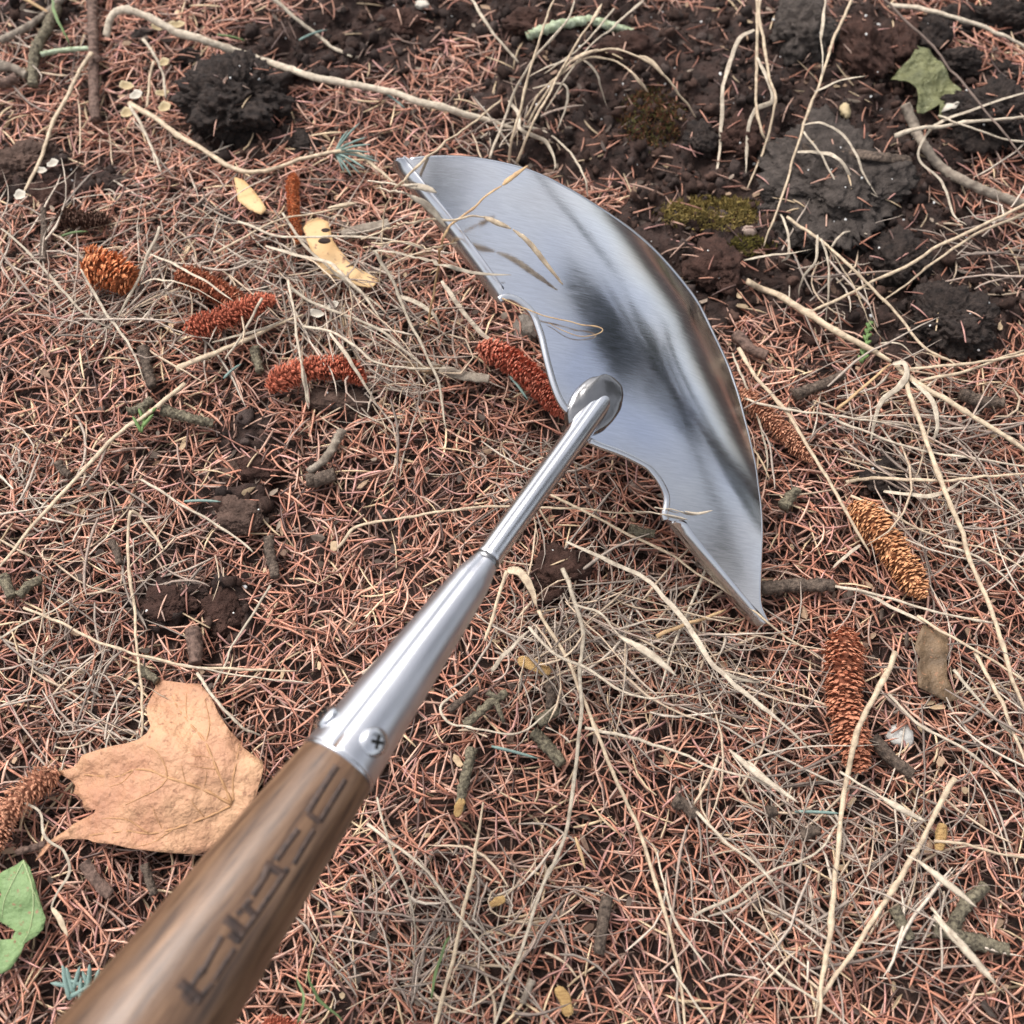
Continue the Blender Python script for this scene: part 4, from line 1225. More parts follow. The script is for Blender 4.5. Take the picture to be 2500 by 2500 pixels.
MV = [(ZM([(1582, 1012), (1520, 850), (1420, 620), (1300, 480), (1220, 380), (1150, 260)]), 8), (ZM([(1582, 1020), (1400, 930), (1180, 860), (1060, 810), (940, 795), (840, 830), (740, 830), (560, 805)]), 8),
      (ZM([(1575, 1030), (1400, 1110), (1200, 1180), (1020, 1210), (860, 1195), (600, 1220)]), 7), (ZM([(1592, 1000), (1600, 880), (1625, 740), (1640, 600)]), 6), (ZM([(1425, 615), (1445, 520), (1430, 420), (1405, 320)]), 4),
      (ZM([(1180, 860), (1165, 780), (1110, 690), (1040, 650)]), 4), (ZM([(1180, 865), (1120, 930), (1000, 985), (880, 1030)]), 4), (ZM([(1290, 475), (1270, 380), (1270, 260)]), 3), (ZM([(1020, 1208), (900, 1130), (800, 1110), (700, 1110)]), 4),
      (ZM([(1200, 1180), (1050, 1270), (920, 1308)]), 3), (ZM([(940, 795), (860, 870), (760, 900)]), 3), (ZM([(1500, 800), (1420, 800), (1340, 790)]), 2.5), (ZM([(1480, 740), (1420, 720), (1340, 720)]), 2.5), (ZM([(1400, 930), (1430, 880), (1440, 820)]), 2.5),
      (ZM([(1300, 900), (1290, 850), (1280, 780)]), 2.5), (ZM([(1400, 1105), (1350, 1040), (1330, 1000)]), 2.5), (ZM([(1120, 1195), (1090, 1110), (1070, 1040)]), 2.5)]
def hmaple(x_, y_):
    pp = proj(np.stack([x_, y_, np.full_like(x_, .008)], -1))
    dv = np.full(len(pp), 99.0)
    for vp, wv in MV[:4]:
        q = spline(np.array(vp), 6)
        dv = np.minimum(dv, np.linalg.norm(pp[:, None] - q[None], axis=2).min(1))
    return hmaple0(x_, y_) + .0022 * np.clip(dv / 60, 0, 1) ** .8
def hmaple0(x_, y_):
    pp = proj(np.stack([x_, y_, np.full_like(x_, .008)], -1))
    u = (pp[:, 0] - 350) / 300; v = (pp[:, 1] - 1850) / 260
    return .0085 + .0030 * np.sin(u * 3.1 + v * 2.0) + .0030 * np.cos(v * 4.2 - u * 1.5) + .0010 * n2(x_, y_, .010, 3, 61) - .002 * np.clip(u * u + v * v - .6, 0, 2)
leaf('maple_leaf', MAPLE, 'dry tan maple leaf beside the handle, tips curled', 'leaf', 'maple', hmaple, MV, .0022, vm='maplevein')
Z7 = lambda pts: [(x_ * .4658, 1600 + y_ * .4658) for x_, y_ in pts]
hl = lambda base, amp, sc, sd: (lambda x_, y_: base + amp * n2(x_, y_, sc, 2, sd))
leaf('green_leaf', Z7([(150, 1078), (185, 1120), (210, 1190), (235, 1290), (265, 1385), (250, 1440), (215, 1475), (150, 1512), (125, 1570), (75, 1645), (30, 1672), (-30, 1660), (-60, 1560), (-20, 1500), (30, 1495), (80, 1490), (105, 1450), (60, 1420), (25, 1400), (20, 1330), (42, 1260), (10, 1172), (55, 1140), (110, 1112)]),
     'torn green leaf at the left edge below the maple leaf', 'leaf', 'greenleaf', hl(.008, .002, .02, 71), [(Z7([(150, 1085), (195, 1200), (205, 1320), (180, 1440), (140, 1510)]), 5), (Z7([(150, 1090), (110, 1180), (60, 1290), (40, 1380)]), 4), (Z7([(195, 1210), (240, 1330)]), 3), (Z7([(110, 1180), (60, 1180)]), 2.5)], .002, vm='greenvein')
Z5 = lambda pts: [(2000 + x_ * .4579, y_ * .4579) for x_, y_ in pts]
leaf('olive_leaf', Z5([(495, 225), (540, 250), (590, 258), (612, 300), (650, 352), (690, 400), (740, 432), (762, 470), (740, 540), (722, 602), (650, 606), (640, 560), (590, 566), (530, 588), (532, 520), (520, 462), (480, 442), (430, 432), (388, 400), (432, 350), (482, 322), (500, 290)]),
     'crumpled olive green leaf on the soil at the upper right', 'leaf', 'olive', hl(.007, .0035, .012, 72), [], .0016)
leaf('leaf_tip', Z5([(648, 600), (670, 570), (730, 545), (735, 575), (715, 606)]), 'white torn leaf scrap at the lower end of the olive leaf', 'leaf scrap', 'white', hl(.009, .001, .02, 74), [], .0016)
Z6 = lambda pts: [(1600 + x_ * .4658, 800 + y_ * .4658) for x_, y_ in pts]
leaf('brown_leaf', Z6([(1400, 1555), (1450, 1585), (1530, 1608), (1535, 1680), (1515, 1740), (1528, 1830), (1560, 1900), (1590, 1945), (1540, 1960), (1450, 1920), (1370, 1890), (1360, 1800), (1385, 1740), (1350, 1690), (1370, 1620)]),
     'crumpled dark brown leaf above the white pebble', 'leaf', 'brownleaf', hl(.007, .003, .014, 75), [], .0016)
Z1 = lambda pts: [(x_ * .4658, y_ * .4658) for x_, y_ in pts]
leaf('tan_leaf', Z1([(1225, 925), (1280, 945), (1330, 1000), (1372, 1060), (1402, 1112), (1372, 1138), (1310, 1112), (1252, 1065), (1238, 990)]), 'small plain tan leaf left of the thin broken catkin', 'leaf', 'tanleaf', hl(.006, .0012, .02, 76), [], .0018)
leaf('tan_leaf', Z1([(1590, 1200), (1612, 1165), (1665, 1145), (1722, 1170), (1745, 1260), (1790, 1320), (1850, 1390), (1940, 1440), (1990, 1470), (1950, 1510), (1880, 1500), (1800, 1475), (1700, 1440), (1640, 1335), (1608, 1262)]),
     'tan leaf with black spots below the thin broken catkin', 'leaf', 'tanleaf', hl(.007, .0015, .02, 77), [], .0018)
leaf('brown_leaf', [(990, 880), (1040, 895), (1080, 890), (1060, 915), (1000, 905)], 'small grey leaf scrap behind the pink red catkin', 'leaf scrap', 'brownleaf', hl(.006, .001, .02, 78), [], .0018)
for sx, sy, sr, lb in [(795, 562, 11, 'round'), (792, 588, 16, 'long')]:
    c = on_ground(sx, sy, .0125); U, F = ICO[2]
    tag(mesh('leaf_spot', c + U * np.array([sr, sr * .6, 2]) * mm_per_px(c), F, M['spot']), lb + ' black spot of rot on the tan leaf', 'spot')

# ------------------------------------------------------------------ blue green needle tuft, loose fresh needles, sprigs
def needle_mesh(a, b_, sag, w, m, parent=None, name='needle'):
    P = spline(np.array([a, (np.asarray(a) + b_) / 2 + np.array([0, 0, sag]), b_]), 4)
    V_, F_ = tube(P, w * np.interp(np.linspace(0, 1, len(P)), [0, .1, .8, 1], [.6, 1, .9, .15]), 5)
    return mesh(name, V_, F_, M[m], parent)
tc0 = on_ground(818, 372, .006)
tuft = empty('needle_tuft', tuple(tc0))
for ex, ey, eh in [(878, 300, 16), (895, 335, 14), (905, 372, 14), (915, 385, 9), (880, 425, 6), (860, 432, 4), (850, 318, 10), (905, 352, 20), (892, 412, 12), (870, 345, 12), (840, 420, 4), (925, 395, 12)]:
    needle_mesh(tc0, on_ground(ex, ey, eh / 1000), .001, .00055, 'bluegreen', tuft)
tag(tuft, 'fan of fresh blue green needles at the end of the curved straw stem', 'needle tuft')
for a, b_, lb, m_ in [((1940, 1981), (2052, 1986), 'single turquoise needle touching the long straw at lower right', 'bluegreen'), ((1200, 1822), (1314, 1852), 'single pale turquoise needle right of the socket screw', 'bluegreen'),
        ((450, 1224), (540, 1225), 'single green needle across the rusty earth slab on the left', 'bluegreen'), ((530, 85), (600, 100), 'single green needle above the pale stem, upper left', 'green'), ((730, 98), (800, 72), 'single pale green needle on soil at the top', 'bluegreen'),
        ((546, 924), (590, 888), 'small bluish needle left of the arched red catkin', 'bluegreen'), ((150, 576), (215, 565), 'green needle under the dark rotten catkin', 'green'), ((1242, 915), (1290, 978), 'pale grey needle beside the pink red catkin', 'bluegreen'),
        ((2070, 140), (2085, 105), 'short green needle left of the smooth brown clod', 'green'), ((920, 215), (990, 265), 'bluish needle under the long pale stem near its right end', 'bluegreen')]:
    o = needle_mesh(on_ground(*a, .004), on_ground(*b_, .004), .0008, .0006, m_, None, 'fresh_needle')
    tag(o, lb, 'needle')
def sprig(pts, n_, label, m_='green', ln=.006):
    P = spline(world_pts(pts, .006), 8)
    r = empty('green_sprig', tuple(P[0]))
    V_, F_ = tube(P, .0006, 6); mesh('stem', V_, F_, M[m_], r)
    T, N, B = frames(P)
    for q in range(n_):
        j = int(q / n_ * (len(P) - 1)); s = 1 if q % 2 else -1
        needle_mesh(P[j], P[j] + (T[j] * .8 + N[j] * s * .6 + np.array([0, 0, .3])) * ln * (1 - .4 * q / n_), 0, .0008, m_, r, 'leaflet')
    return tag(r, label, 'sprig')
M['brightgreen'] = mat('bright_green', (.15, .24, .075), .5, .35, var=.2)
sprig([(2104, 885), (2112, 850), (2118, 815), (2124, 785)], 12, 'bright green scale leaf sprig left of the black clod on the right', 'brightgreen', .0035)
sprig([(345, 1055), (352, 1030), (366, 1000)], 4, 'few green grass shoots beside the straw stem on the left', 'brightgreen', .007)
sprig([(195, 2470), (225, 2430), (215, 2400)], 8, 'blue green weed sprig at the bottom left', 'bluegreen', .010)
sprig([(170, 2440), (180, 2415), (160, 2395)], 6, 'blue green weed sprig left of the other at the bottom', 'bluegreen', .009)

# ------------------------------------------------------------------ grass stems, each one a thing
KIND = {'s': 'straw', 'p': 'pale', 'g': 'greygrass', 't': 'tangrass', 'd': 'darkgrass', 'n': 'green', 'l': 'bluegreen'}
def spikelet(P, wpx, m_, parent):
    P = spline(np.array(P), 8)
    k = mm_per_px(P[0]) * wpx / 2
    f = np.linspace(0, 1, len(P))
    V_, F_ = tube(P, k * np.clip(np.sin(np.pi * np.clip(f * .9 + .06, 0, 1)) ** .8, .06, 1), 7, flat=.55)
    V_ = V_ + k * .12 * np.stack([vnoise(V_ / k * 1.5 + i, 8) for i in range(3)], -1)
    return mesh('seed_head', V_, F_, M[m_], parent)
def stem(kind, wpx, pts, label, blade_leaf=False, heads=(), hw=13):
    P = world_pts(pts, .004)
    P = spline(P, 7)
    k = mm_per_px(P[len(P) // 2]) * wpx / 2
    n_ = len(P)
    f = np.linspace(0, 1, n_)
    P = P + .0009 * np.stack([vnoise(P / .014 + i * 9.1, len(label)) for i in range(3)], -1) + .0003 * np.stack([vnoise(P / .004 + i * 5.1, len(label)) for i in range(3)], -1)
    if blade_leaf:
        k *= .78
        R = k * np.interp(f, [0, .08, .5, .85, 1], [.55, .9, 1.05, .75, .12]) * (1 + .25 * vnoise(P / .006, 3))
        V_, F_ = tube(P, R, 8, flat=.13, twist=random.uniform(-1.2, 1.2))
    else:
        k *= .88
        R = k * np.interp(f, [0, .9, 1], [1.02, .78, .45]) * (1 + .14 * vnoise(P / .005, 3) + .10 * vnoise(P / .0015, 4))
        for nd in range(1, 1 + int(n_ / 22)):
            R[min(n_ - 2, nd * 22 - 4)] *= 1.35
        V_, F_ = tube(P, R, 7, flat=.7, twist=random.uniform(-1, 1))
    o = mesh('dry_grass' if blade_leaf else 'straw', V_, F_, M[KIND[kind]], origin=P[0])
    for hp in heads:
        q = mesh  # noqa
        Ph = world_pts(hp, .004)
        kk = spikelet(Ph, hw, KIND[kind], o)
    return tag(o, label, 'grass leaf' if blade_leaf else 'grass stem', 'dry grass stems and leaves')

S = stem
# upper left
S('p', 23, [(256, 86, 3), (268, 50, 8), (287, 29, 12), (340, 33, 12), (419, 75, 10), (494, 98, 9), (582, 128, 9), (671, 158, 9), (745, 182, 9), (815, 198, 9), (900, 212, 8), (986, 233, 8), (1079, 265, 7), (1173, 291, 6), (1261, 317, 4)], 'thick whitish stem arching from the upper left to behind the blade')
S('s', 17, [(317, 254, 5), (345, 270, 6), (401, 307, 6), (466, 349, 6), (536, 391, 6), (606, 417, 6), (675, 410, 6), (745, 384, 7), (815, 370, 8), (870, 375, 9), (920, 410, 9), (968, 452, 9)], 'long curved straw stem sagging below the large black clod')
S('s', 13, [(221, 126, 8), (190, 185, 8), (154, 252, 7), (116, 335, 6), (84, 410, 6), (58, 470, 5)], 'straight straw stalk slanting down left beside the upright brown twig')
S('p', 10, [(318, 258, 8), (345, 310, 7), (370, 360, 6), (395, 420, 5)], 'pale twisted stalk hanging from the husk cluster')
S('s', 9, [(376, 150, 5), (366, 205, 5), (354, 262, 5)], 'short straw stalk standing in the husk cluster')
S('p', 9, [(350, 98, 6), (372, 130, 6), (398, 180, 5), (406, 240, 5)], 'pale forked stalk below the yellow husks')
S('n', 9, [(128, -10, 10), (138, 45, 10), (165, 95, 8), (172, 110, 6)], 'grey green blade hanging at the top left corner', True)
S('g', 12, [(655, -10, 8), (720, 45, 7), (790, 95, 6), (860, 140, 5)], 'grey stem slanting through soil at the top left of centre')
S('t', 13, [(55, -10, 6), (90, 12, 6), (120, 30, 5)], 'tan curled stalk at the very top left')
# left
S('p', 8, [(364, 621, 8), (430, 649, 13), (512, 693, 17), (572, 731, 17)], 'pale grass stem lying over the orange brown catkin, upper of two', True)
S('p', 8, [(342, 694, 8), (385, 682, 12), (457, 698, 17), (561, 748, 17)], 'pale grass stem lying over the orange brown catkin, lower of two', True)
S('g', 9, [(386, 550, 10), (365, 610, 9), (347, 660, 8), (287, 781, 6)], 'grey stem leaning down left beside the plump orange catkin')
S('p', 9, [(199, 660, 16), (240, 725, 10), (276, 781, 8), (320, 846, 7), (353, 934, 6)], 'pale stem running down from the plump orange catkin', True)
S('g', 9, [(0, 560, 6), (60, 610, 6), (140, 690, 6), (210, 770, 6), (280, 808, 5)], 'grey blade sweeping in from the left edge', True)
S('p', 8, [(638, 726, 20), (594, 814, 12), (550, 879, 8)], 'pale stem crossing the right end of the curved red catkin')
S('s', 18, [(433, 902, 6), (500, 872, 7), (559, 847, 7), (640, 812, 7), (740, 765, 7)], 'thick straw stem with cut end below the crossed catkins')
S('s', 14, [(452, 935, 5), (420, 962, 6), (373, 996, 7), (280, 1070, 7), (163, 1187, 7), (70, 1294, 7), (-20, 1402, 6)], 'long straw stem running down left to the left edge')
S('g', 9, [(520, 836, 8), (590, 818, 9), (646, 801, 9), (723, 763, 9)], 'grey blade above the thick cut straw stem', True)
S('p', 8, [(582, 542, 8), (678, 570, 12), (806, 577, 16), (935, 583, 18), (1037, 603, 20)], 'thin pale stem crossing the spotted tan leaf towards the blade')
S('p', 12, [(652, 598, 8), (720, 625, 10), (800, 645, 12), (870, 700, 10), (930, 775, 8)], 'pale ribbon leaf below the spotted tan leaf', True)
S('g', 10, [(912, 612, 20), (960, 692, 14), (999, 788, 10), (1037, 865, 8), (1076, 962, 6), (1088, 1051, 3)], 'grey brown stem standing left of the blade, bending down to the litter')
S('p', 20, [(973, 724, 12), (1024, 744, 12), (1063, 782, 10), (1076, 820, 7)], 'wide curled pale leaf below the left flange', True)
S('p', 15, [(1076, 683, 10), (1114, 737, 10), (1153, 788, 9), (1191, 827, 8), (1235, 842, 7)], 'speckled pale leaf running from the left flange to the pink red catkin', True)
S('p', 9, [(742, 797, 10), (806, 808, 11), (870, 846, 11), (922, 885, 9), (999, 897, 7), (1108, 897, 6)], 'pale stem passing over the arched red catkin', False)
S('p', 13, [(806, 814, 14), (851, 872, 14), (896, 942, 9), (928, 1005, 5)], 'pale flat leaf lying across the right end of the arched red catkin', True)
S('p', 8, [(704, 686, 10), (720, 769, 14), (736, 885, 16), (750, 960, 10), (757, 1000, 5)], 'thin upright stem crossing the middle of the arched red catkin', False, [[(736, 885, 17), (744, 930, 13), (755, 985, 7)]], 13)
S('g', 10, [(700, 700, 8), (780, 745, 8), (860, 775, 8), (960, 830, 7), (1040, 900, 5)], 'grey stem in the tangle between red catkin and blade')
S('g', 9, [(690, 520, 8), (760, 620, 8), (850, 690, 8), (950, 770, 7)], 'grey stem passing below the spotted tan leaf', True)
S('s', 8, [(520, 620, 8), (610, 570, 9), (700, 530, 9), (870, 495, 9)], 'thin straw stem above the crossed catkins reaching right', False, [[(800, 508, 9), (840, 500, 9), (872, 495, 9)]], 12)
S('s', 10, [(317, 1243, 10), (314, 1290, 9), (312, 1336, 8), (326, 1475, 7), (338, 1600, 7), (345, 1720, 6), (344, 1830, 5)], 'upright bent straw in the litter above the maple leaf')
S('s', 10, [(318, 1243, 10), (345, 1260, 8), (380, 1310, 6), (402, 1345, 5)], 'short straw arm of the bent stem above the maple leaf')
S('p', 8, [(340, 1170, 6), (420, 1218, 7), (500, 1262, 7), (580, 1315, 6), (620, 1350, 5)], 'thin pale stem crossing the rusty slab on the left')
S('s', 9, [(60, 1480, 6), (140, 1515, 7), (233, 1559, 8), (320, 1592, 8), (419, 1620, 8), (520, 1632, 8), (606, 1638, 8), (720, 1643, 7)], 'long straw stem arching above the maple leaf')
S('p', 7, [(340, 1600, 7), (450, 1625, 8), (600, 1650, 8), (760, 1668, 7)], 'second thinner stem parallel to the long straw above the maple leaf')
S('g', 9, [(0, 1555, 5), (80, 1510, 6), (180, 1455, 6), (300, 1395, 5)], 'grey stem rising from the left edge above the long straw', True)
S('p', 9, [(485, 1640, 10), (505, 1675, 14), (540, 1720, 15), (600, 1780, 12), (640, 1800, 6)], 'grey white stem lying on the right lobe of the maple leaf')
S('g', 8, [(660, 1430, 6), (620, 1500, 6), (570, 1580, 6), (520, 1680, 6)], 'thin grey stem between socket and maple leaf')
S('s', 9, [(823, 1338, 5), (850, 1308, 8), (875, 1289, 9), (950, 1268, 9), (1033, 1256, 9), (1140, 1244, 8), (1233, 1236, 8), (1340, 1236, 7), (1600, 1255, 8)], 'straw stem bent near its left end, passing behind the shank')
S('p', 9, [(880, 1640, 6), (940, 1600, 7), (1010, 1560, 7), (1110, 1535, 6)], 'pale stem partly hidden behind the steel socket')
S('g', 9, [(40, 1960, 8), (98, 1985, 8), (105, 2040, 8), (160, 2080, 8), (172, 2130, 7), (130, 2200, 6), (150, 2260, 5)], 'curled grey dead leaf between brown catkin and green leaf', True)
S('s', 18, [(128, 2220, 6), (150, 2250, 7), (168, 2290, 6)], 'tan papery shred right of the green leaf', True)
S('n', 10, [(730, 2500, 8), (745, 2440, 12), (728, 2380, 8)], 'green grass blade at the bottom right of the handle', True)
S('n', 9, [(835, 2500, 6), (780, 2450, 10), (752, 2400, 13), (748, 2360, 8)], 'curved green grass blade beside the handle near the bottom', True)
S('n', 9, [(1052, 2440, 5), (1066, 2370, 8), (1085, 2310, 10), (1102, 2290, 6)], 'narrow green blade beside the straw at the bottom centre', True)
# over the blade
S('t', 8, [(1046, 800, 8), (1056, 735, 20), (1070, 650, 40), (1082, 588, 104), (1099, 553, 106), (1132, 526, 110), (1167, 499, 114), (1205, 466, 117), (1229, 451, 118)], 'reddish brown stem arching up over the left wing, seed head on the steel', False, [[(1227, 452, 118), (1245, 437, 120), (1289, 404, 124)]], 14)
S('s', 7, [(880, 585, 35), (950, 557, 45), (991, 545, 108), (1043, 537, 109), (1095, 536, 110), (1147, 525, 112), (1182, 530, 112)], 'straw stem lying over the left wing with two long seed heads', False, [[(1180, 529, 112), (1212, 543, 112), (1248, 558, 111)], [(1252, 560, 111), (1289, 590, 109), (1330, 640, 106), (1374, 695, 103)]], 17)
S('p', 7, [(900, 445, 55), (950, 449, 60), (985, 453, 120), (1015, 456, 122)], 'blurred pale seed head floating over the left horn', False, [[(985, 452, 120), (1033, 458, 122), (1066, 470, 122)]], 20)
S('p', 7, [(920, 460, 45), (970, 468, 115), (1002, 478, 116)], 'blurred pale seed head across the left flange', False, [[(995, 476, 116), (1043, 502, 116), (1090, 556, 112)]], 20)
S('s', 9, [(1222, 246, 8), (1170, 285, 16), (1121, 321, 30), (1042, 387, 104), (1000, 428, 106), (972, 452, 106), (945, 500, 40), (930, 560, 25), (925, 700, 10)], 'straw stem slanting across the left horn of the blade')
S('g', 15, [(912, 612, 20), (950, 613, 30), (1012, 627, 40), (1074, 644, 106), (1126, 658, 106), (1178, 669, 106), (1244, 672, 104)], 'grey dead leaf lying over the left flange onto the steel', True)
S('s', 6, [(905, 590, 20), (985, 594, 30), (1030, 604, 36), (1062, 606, 104), (1090, 602, 104), (1118, 596, 103)], 'thin straw thread with a tiny tip over the left flange')
S('t', 4, [(1226, 730, 101), (1312, 764, 102), (1406, 787, 103), (1466, 801, 103), (1443, 817, 102), (1396, 815, 102), (1340, 787, 101)], 'hair thin looped stem on the steel above the shank')
S('p', 6, [(1550, 1245, 15), (1600, 1257, 101), (1640, 1264, 102), (1678, 1270, 101)], 'thin pale stem over the corner of the right flange')
S('p', 4, [(1600, 1240, 101), (1640, 1245, 102), (1674, 1248, 102)], 'small forked seed stem on the right wing', False, [[(1672, 1248, 102), (1703, 1254, 102), (1740, 1246, 102)]], 7)
S('s', 9, [(1340, 1205, 10), (1429, 1247, 10), (1545, 1310, 10), (1653, 1366, 12), (1757, 1433, 14), (1860, 1506, 14), (1930, 1556, 9), (2000, 1610, 6)], 'long straw stem crossing in front of the right flange')
# fan of grass behind the blade
S('s', 8, [(1243, 400, 4), (1258, 330, 12), (1270, 280, 18), (1294, 163, 30), (1336, 47, 38), (1356, -10, 40)], 'tall straw stem in the fan behind the blade, leaning right at the top')
S('s', 8, [(1262, 402, 4), (1312, 280, 16), (1359, 196, 24), (1420, 93, 30), (1466, 14, 34)], 'straw stem of the fan behind the blade ending at the top edge', False, [[(1440, 60, 32), (1455, 35, 33), (1470, 8, 34)]], 10)
S('p', 8, [(1196, 387, 4), (1238, 270, 14), (1294, 158, 26), (1378, 60, 34), (1405, -10, 36)], 'pale stem of the fan behind the blade, leftmost foot')
S('s', 7, [(1284, 307, 6), (1350, 200, 20), (1405, 140, 28), (1475, 119, 30), (1555, 135, 30), (1620, 182, 26), (1660, 230, 20), (1700, 289, 12)], 'drooping straw panicle arching right over the mossy soil', False, [[(1560, 136, 30), (1590, 150, 29), (1622, 184, 26)], [(1385, 155, 26), (1420, 135, 28), (1460, 120, 30)]], 14)
S('s', 6, [(1280, 290, 6), (1336, 214, 18), (1420, 144, 26), (1499, 149, 26), (1555, 191, 22), (1580, 222, 18)], 'shorter drooping panicle under the longer one', False, [[(1545, 182, 23), (1562, 200, 20), (1582, 224, 17)]], 10)
S('p', 13, [(1243, 247, 12), (1266, 280, 12), (1270, 317, 11), (1326, 345, 10), (1354, 396, 8), (1340, 428, 5)], 'bent pale leaf hooked behind the top of the blade', True)
S('p', 7, [(1275, 307, 8), (1336, 326, 10), (1391, 373, 12), (1424, 428, 11), (1433, 478, 6)], 'thin pale stem curling down over the cutting edge')
S('p', 7, [(1292, 185, 18), (1359, 154, 24), (1405, 140, 26), (1452, 168, 22), (1485, 265, 10)], 'pale stem looping down on the soil right of the fan', True)
S('p', 8, [(1145, -10, 20), (1200, 75, 16), (1235, 115, 14), (1270, 154, 12)], 'thin straw leaning left at the top edge centre', False, [[(1160, 15, 19), (1180, 45, 18), (1200, 75, 16)]], 9)
S('p', 7, [(1303, 215, 14), (1378, 205, 18), (1382, 260, 14), (1359, 317, 8)], 'curled pale thread right of the fan foot', True)
S('p', 6, [(1500, 20, 20), (1440, 90, 20), (1410, 120, 22), (1330, 180, 16)], 'thin stem slanting left through the top of the fan')
S('p', 7, [(1560, 10, 20), (1500, 65, 22), (1440, 110, 22), (1330, 270, 12)], 'outer right stem of the fan behind the blade', False, [[(1535, 32, 21), (1555, 15, 20), (1572, 0, 20)]], 9)
# right upper
S('s', 9, [(2080, -10, 30), (2047, 70, 28), (2005, 186, 24), (1959, 317, 20), (1926, 419, 14), (1895, 510, 9), (1866, 601, 4)], 'jointed straw stem standing over the broad grey clod')
S('p', 12, [(1963, 305, 22), (2005, 296, 24), (2056, 326, 22), (2094, 387, 18), (2120, 440, 16), (2147, 478, 14)], 'pale leaf arching right from the jointed straw, outer of two', True)
S('p', 12, [(1949, 370, 20), (1996, 368, 20), (2047, 387, 18), (2089, 447, 15), (2147, 480, 14)], 'pale leaf arching right from the jointed straw, inner of two', True)
S('p', 7, [(1963, 321, 22), (2019, 401, 18), (2066, 480, 15), (2105, 530, 11), (2142, 560, 6)], 'straight pale stem running down right over the grey clod')
S('s', 9, [(1846, -10, 24), (1847, 116, 20), (1847, 233, 14), (1856, 317, 8), (1872, 345, 4)], 'upright straw stem at the top right of the blade')
S('p', 15, [(1840, 72, 22), (1805, 93, 22), (1777, 163, 18), (1761, 224, 14), (1761, 349, 9), (1744, 468, 4)], 'long pale leaf hanging left of the upright straw', True)
S('s', 9, [(1853, -10, 26), (1861, 93, 22), (1880, 186, 18), (1893, 247, 14), (1870, 354, 9), (1824, 458, 4)], 'straw stem bending left, right of the upright straw')
S('p', 15, [(1848, 140, 18), (1880, 208, 16), (1884, 247, 14), (1847, 268, 12), (1828, 305, 9), (1824, 363, 7), (1819, 424, 4)], 'crinkled pale leaf folded between the upright straws', True)
S('p', 6, [(2014, -10, 28), (2005, 93, 26), (2004, 184, 24)], 'thin seed stalk rising beside the jointed straw', False, [[(2012, 15, 28), (2010, 50, 27), (2006, 95, 26)]], 9)
S('p', 8, [(1991, 224, 22), (2047, 200, 24), (2112, 186, 22)], 'short pale leaf pointing right from the jointed straw', True)
S('d', 8, [(2150, -10, 30), (2240, 80, 28), (2322, 168, 24), (2420, 290, 20), (2510, 400, 16)], 'thin dark stalk crossing the top right corner over the olive leaf')
S('p', 17, [(2170, 12, 10), (2230, 18, 12), (2290, 32, 13), (2392, 65, 13), (2450, 92, 12), (2520, 132, 10)], 'thick pale stem curving through the top right corner')
S('s', 10, [(1921, 529, 14), (1991, 573, 18), (2066, 638, 18), (2126, 699, 16), (2205, 792, 14), (2261, 857, 12), (2345, 900, 8)], 'branching straw stem lying down right from the broad grey clod')
S('p', 9, [(2005, 582, 18), (2020, 640, 16), (2024, 675, 14), (2022, 740, 10), (2019, 795, 5)], 'pale leaf hanging straight down from the branching straw', True)
S('s', 8, [(2019, 596, 18), (2050, 645, 17), (2089, 699, 15), (2117, 773, 11), (2173, 850, 6)], 'straw leaf hanging right of the straight hanging leaf', True)
S('p', 10, [(1991, 576, 18), (1987, 629, 15), (1963, 671, 11), (1954, 725, 5)], 'twisted pale leaf at the start of the branching straw', True)
S('p', 9, [(1905, 525, 9), (1925, 570, 9), (1925, 620, 7), (1905, 640, 5)], 'curled pale leaf beside the golden moss', True)
S('p', 9, [(1820, 632, 6), (1885, 620, 8), (1940, 618, 8), (1992, 605, 9)], 'tan leaf lying under the branching straw, towards the moss', True)
S('p', 7, [(2030, 605, 10), (2056, 570, 14), (2090, 562, 14), (2120, 570, 12)], 'small arching pale stem on the pale crusted clod')
S('s', 10, [(2520, 488, 24), (2392, 550, 22), (2252, 624, 20), (2112, 699, 16), (2040, 735, 12), (1973, 764, 6)], 'straw stem from the right edge pointing at the blade, upper of two')
S('s', 9, [(2520, 512, 20), (2392, 564, 18), (2299, 629, 16), (2230, 680, 12), (2150, 738, 6)], 'straw stem from the right edge pointing at the blade, lower of two')
S('p', 15, [(2182, 333, 8), (2240, 318, 12), (2299, 307, 14), (2400, 296, 16), (2520, 285, 16)], 'pale flat stem from the right edge over the bent weathered stick')
S('p', 9, [(2520, 220, 18), (2392, 261, 16), (2299, 295, 13), (2255, 345, 10), (2247, 396, 9), (2299, 447, 9), (2327, 526, 8), (2360, 552, 6)], 'long looping pale leaf around the bent weathered stick', True)
S('p', 7, [(2290, 280, 14), (2350, 305, 14), (2430, 335, 12), (2520, 350, 10)], 'thin pale stem under the flat one at the right edge')
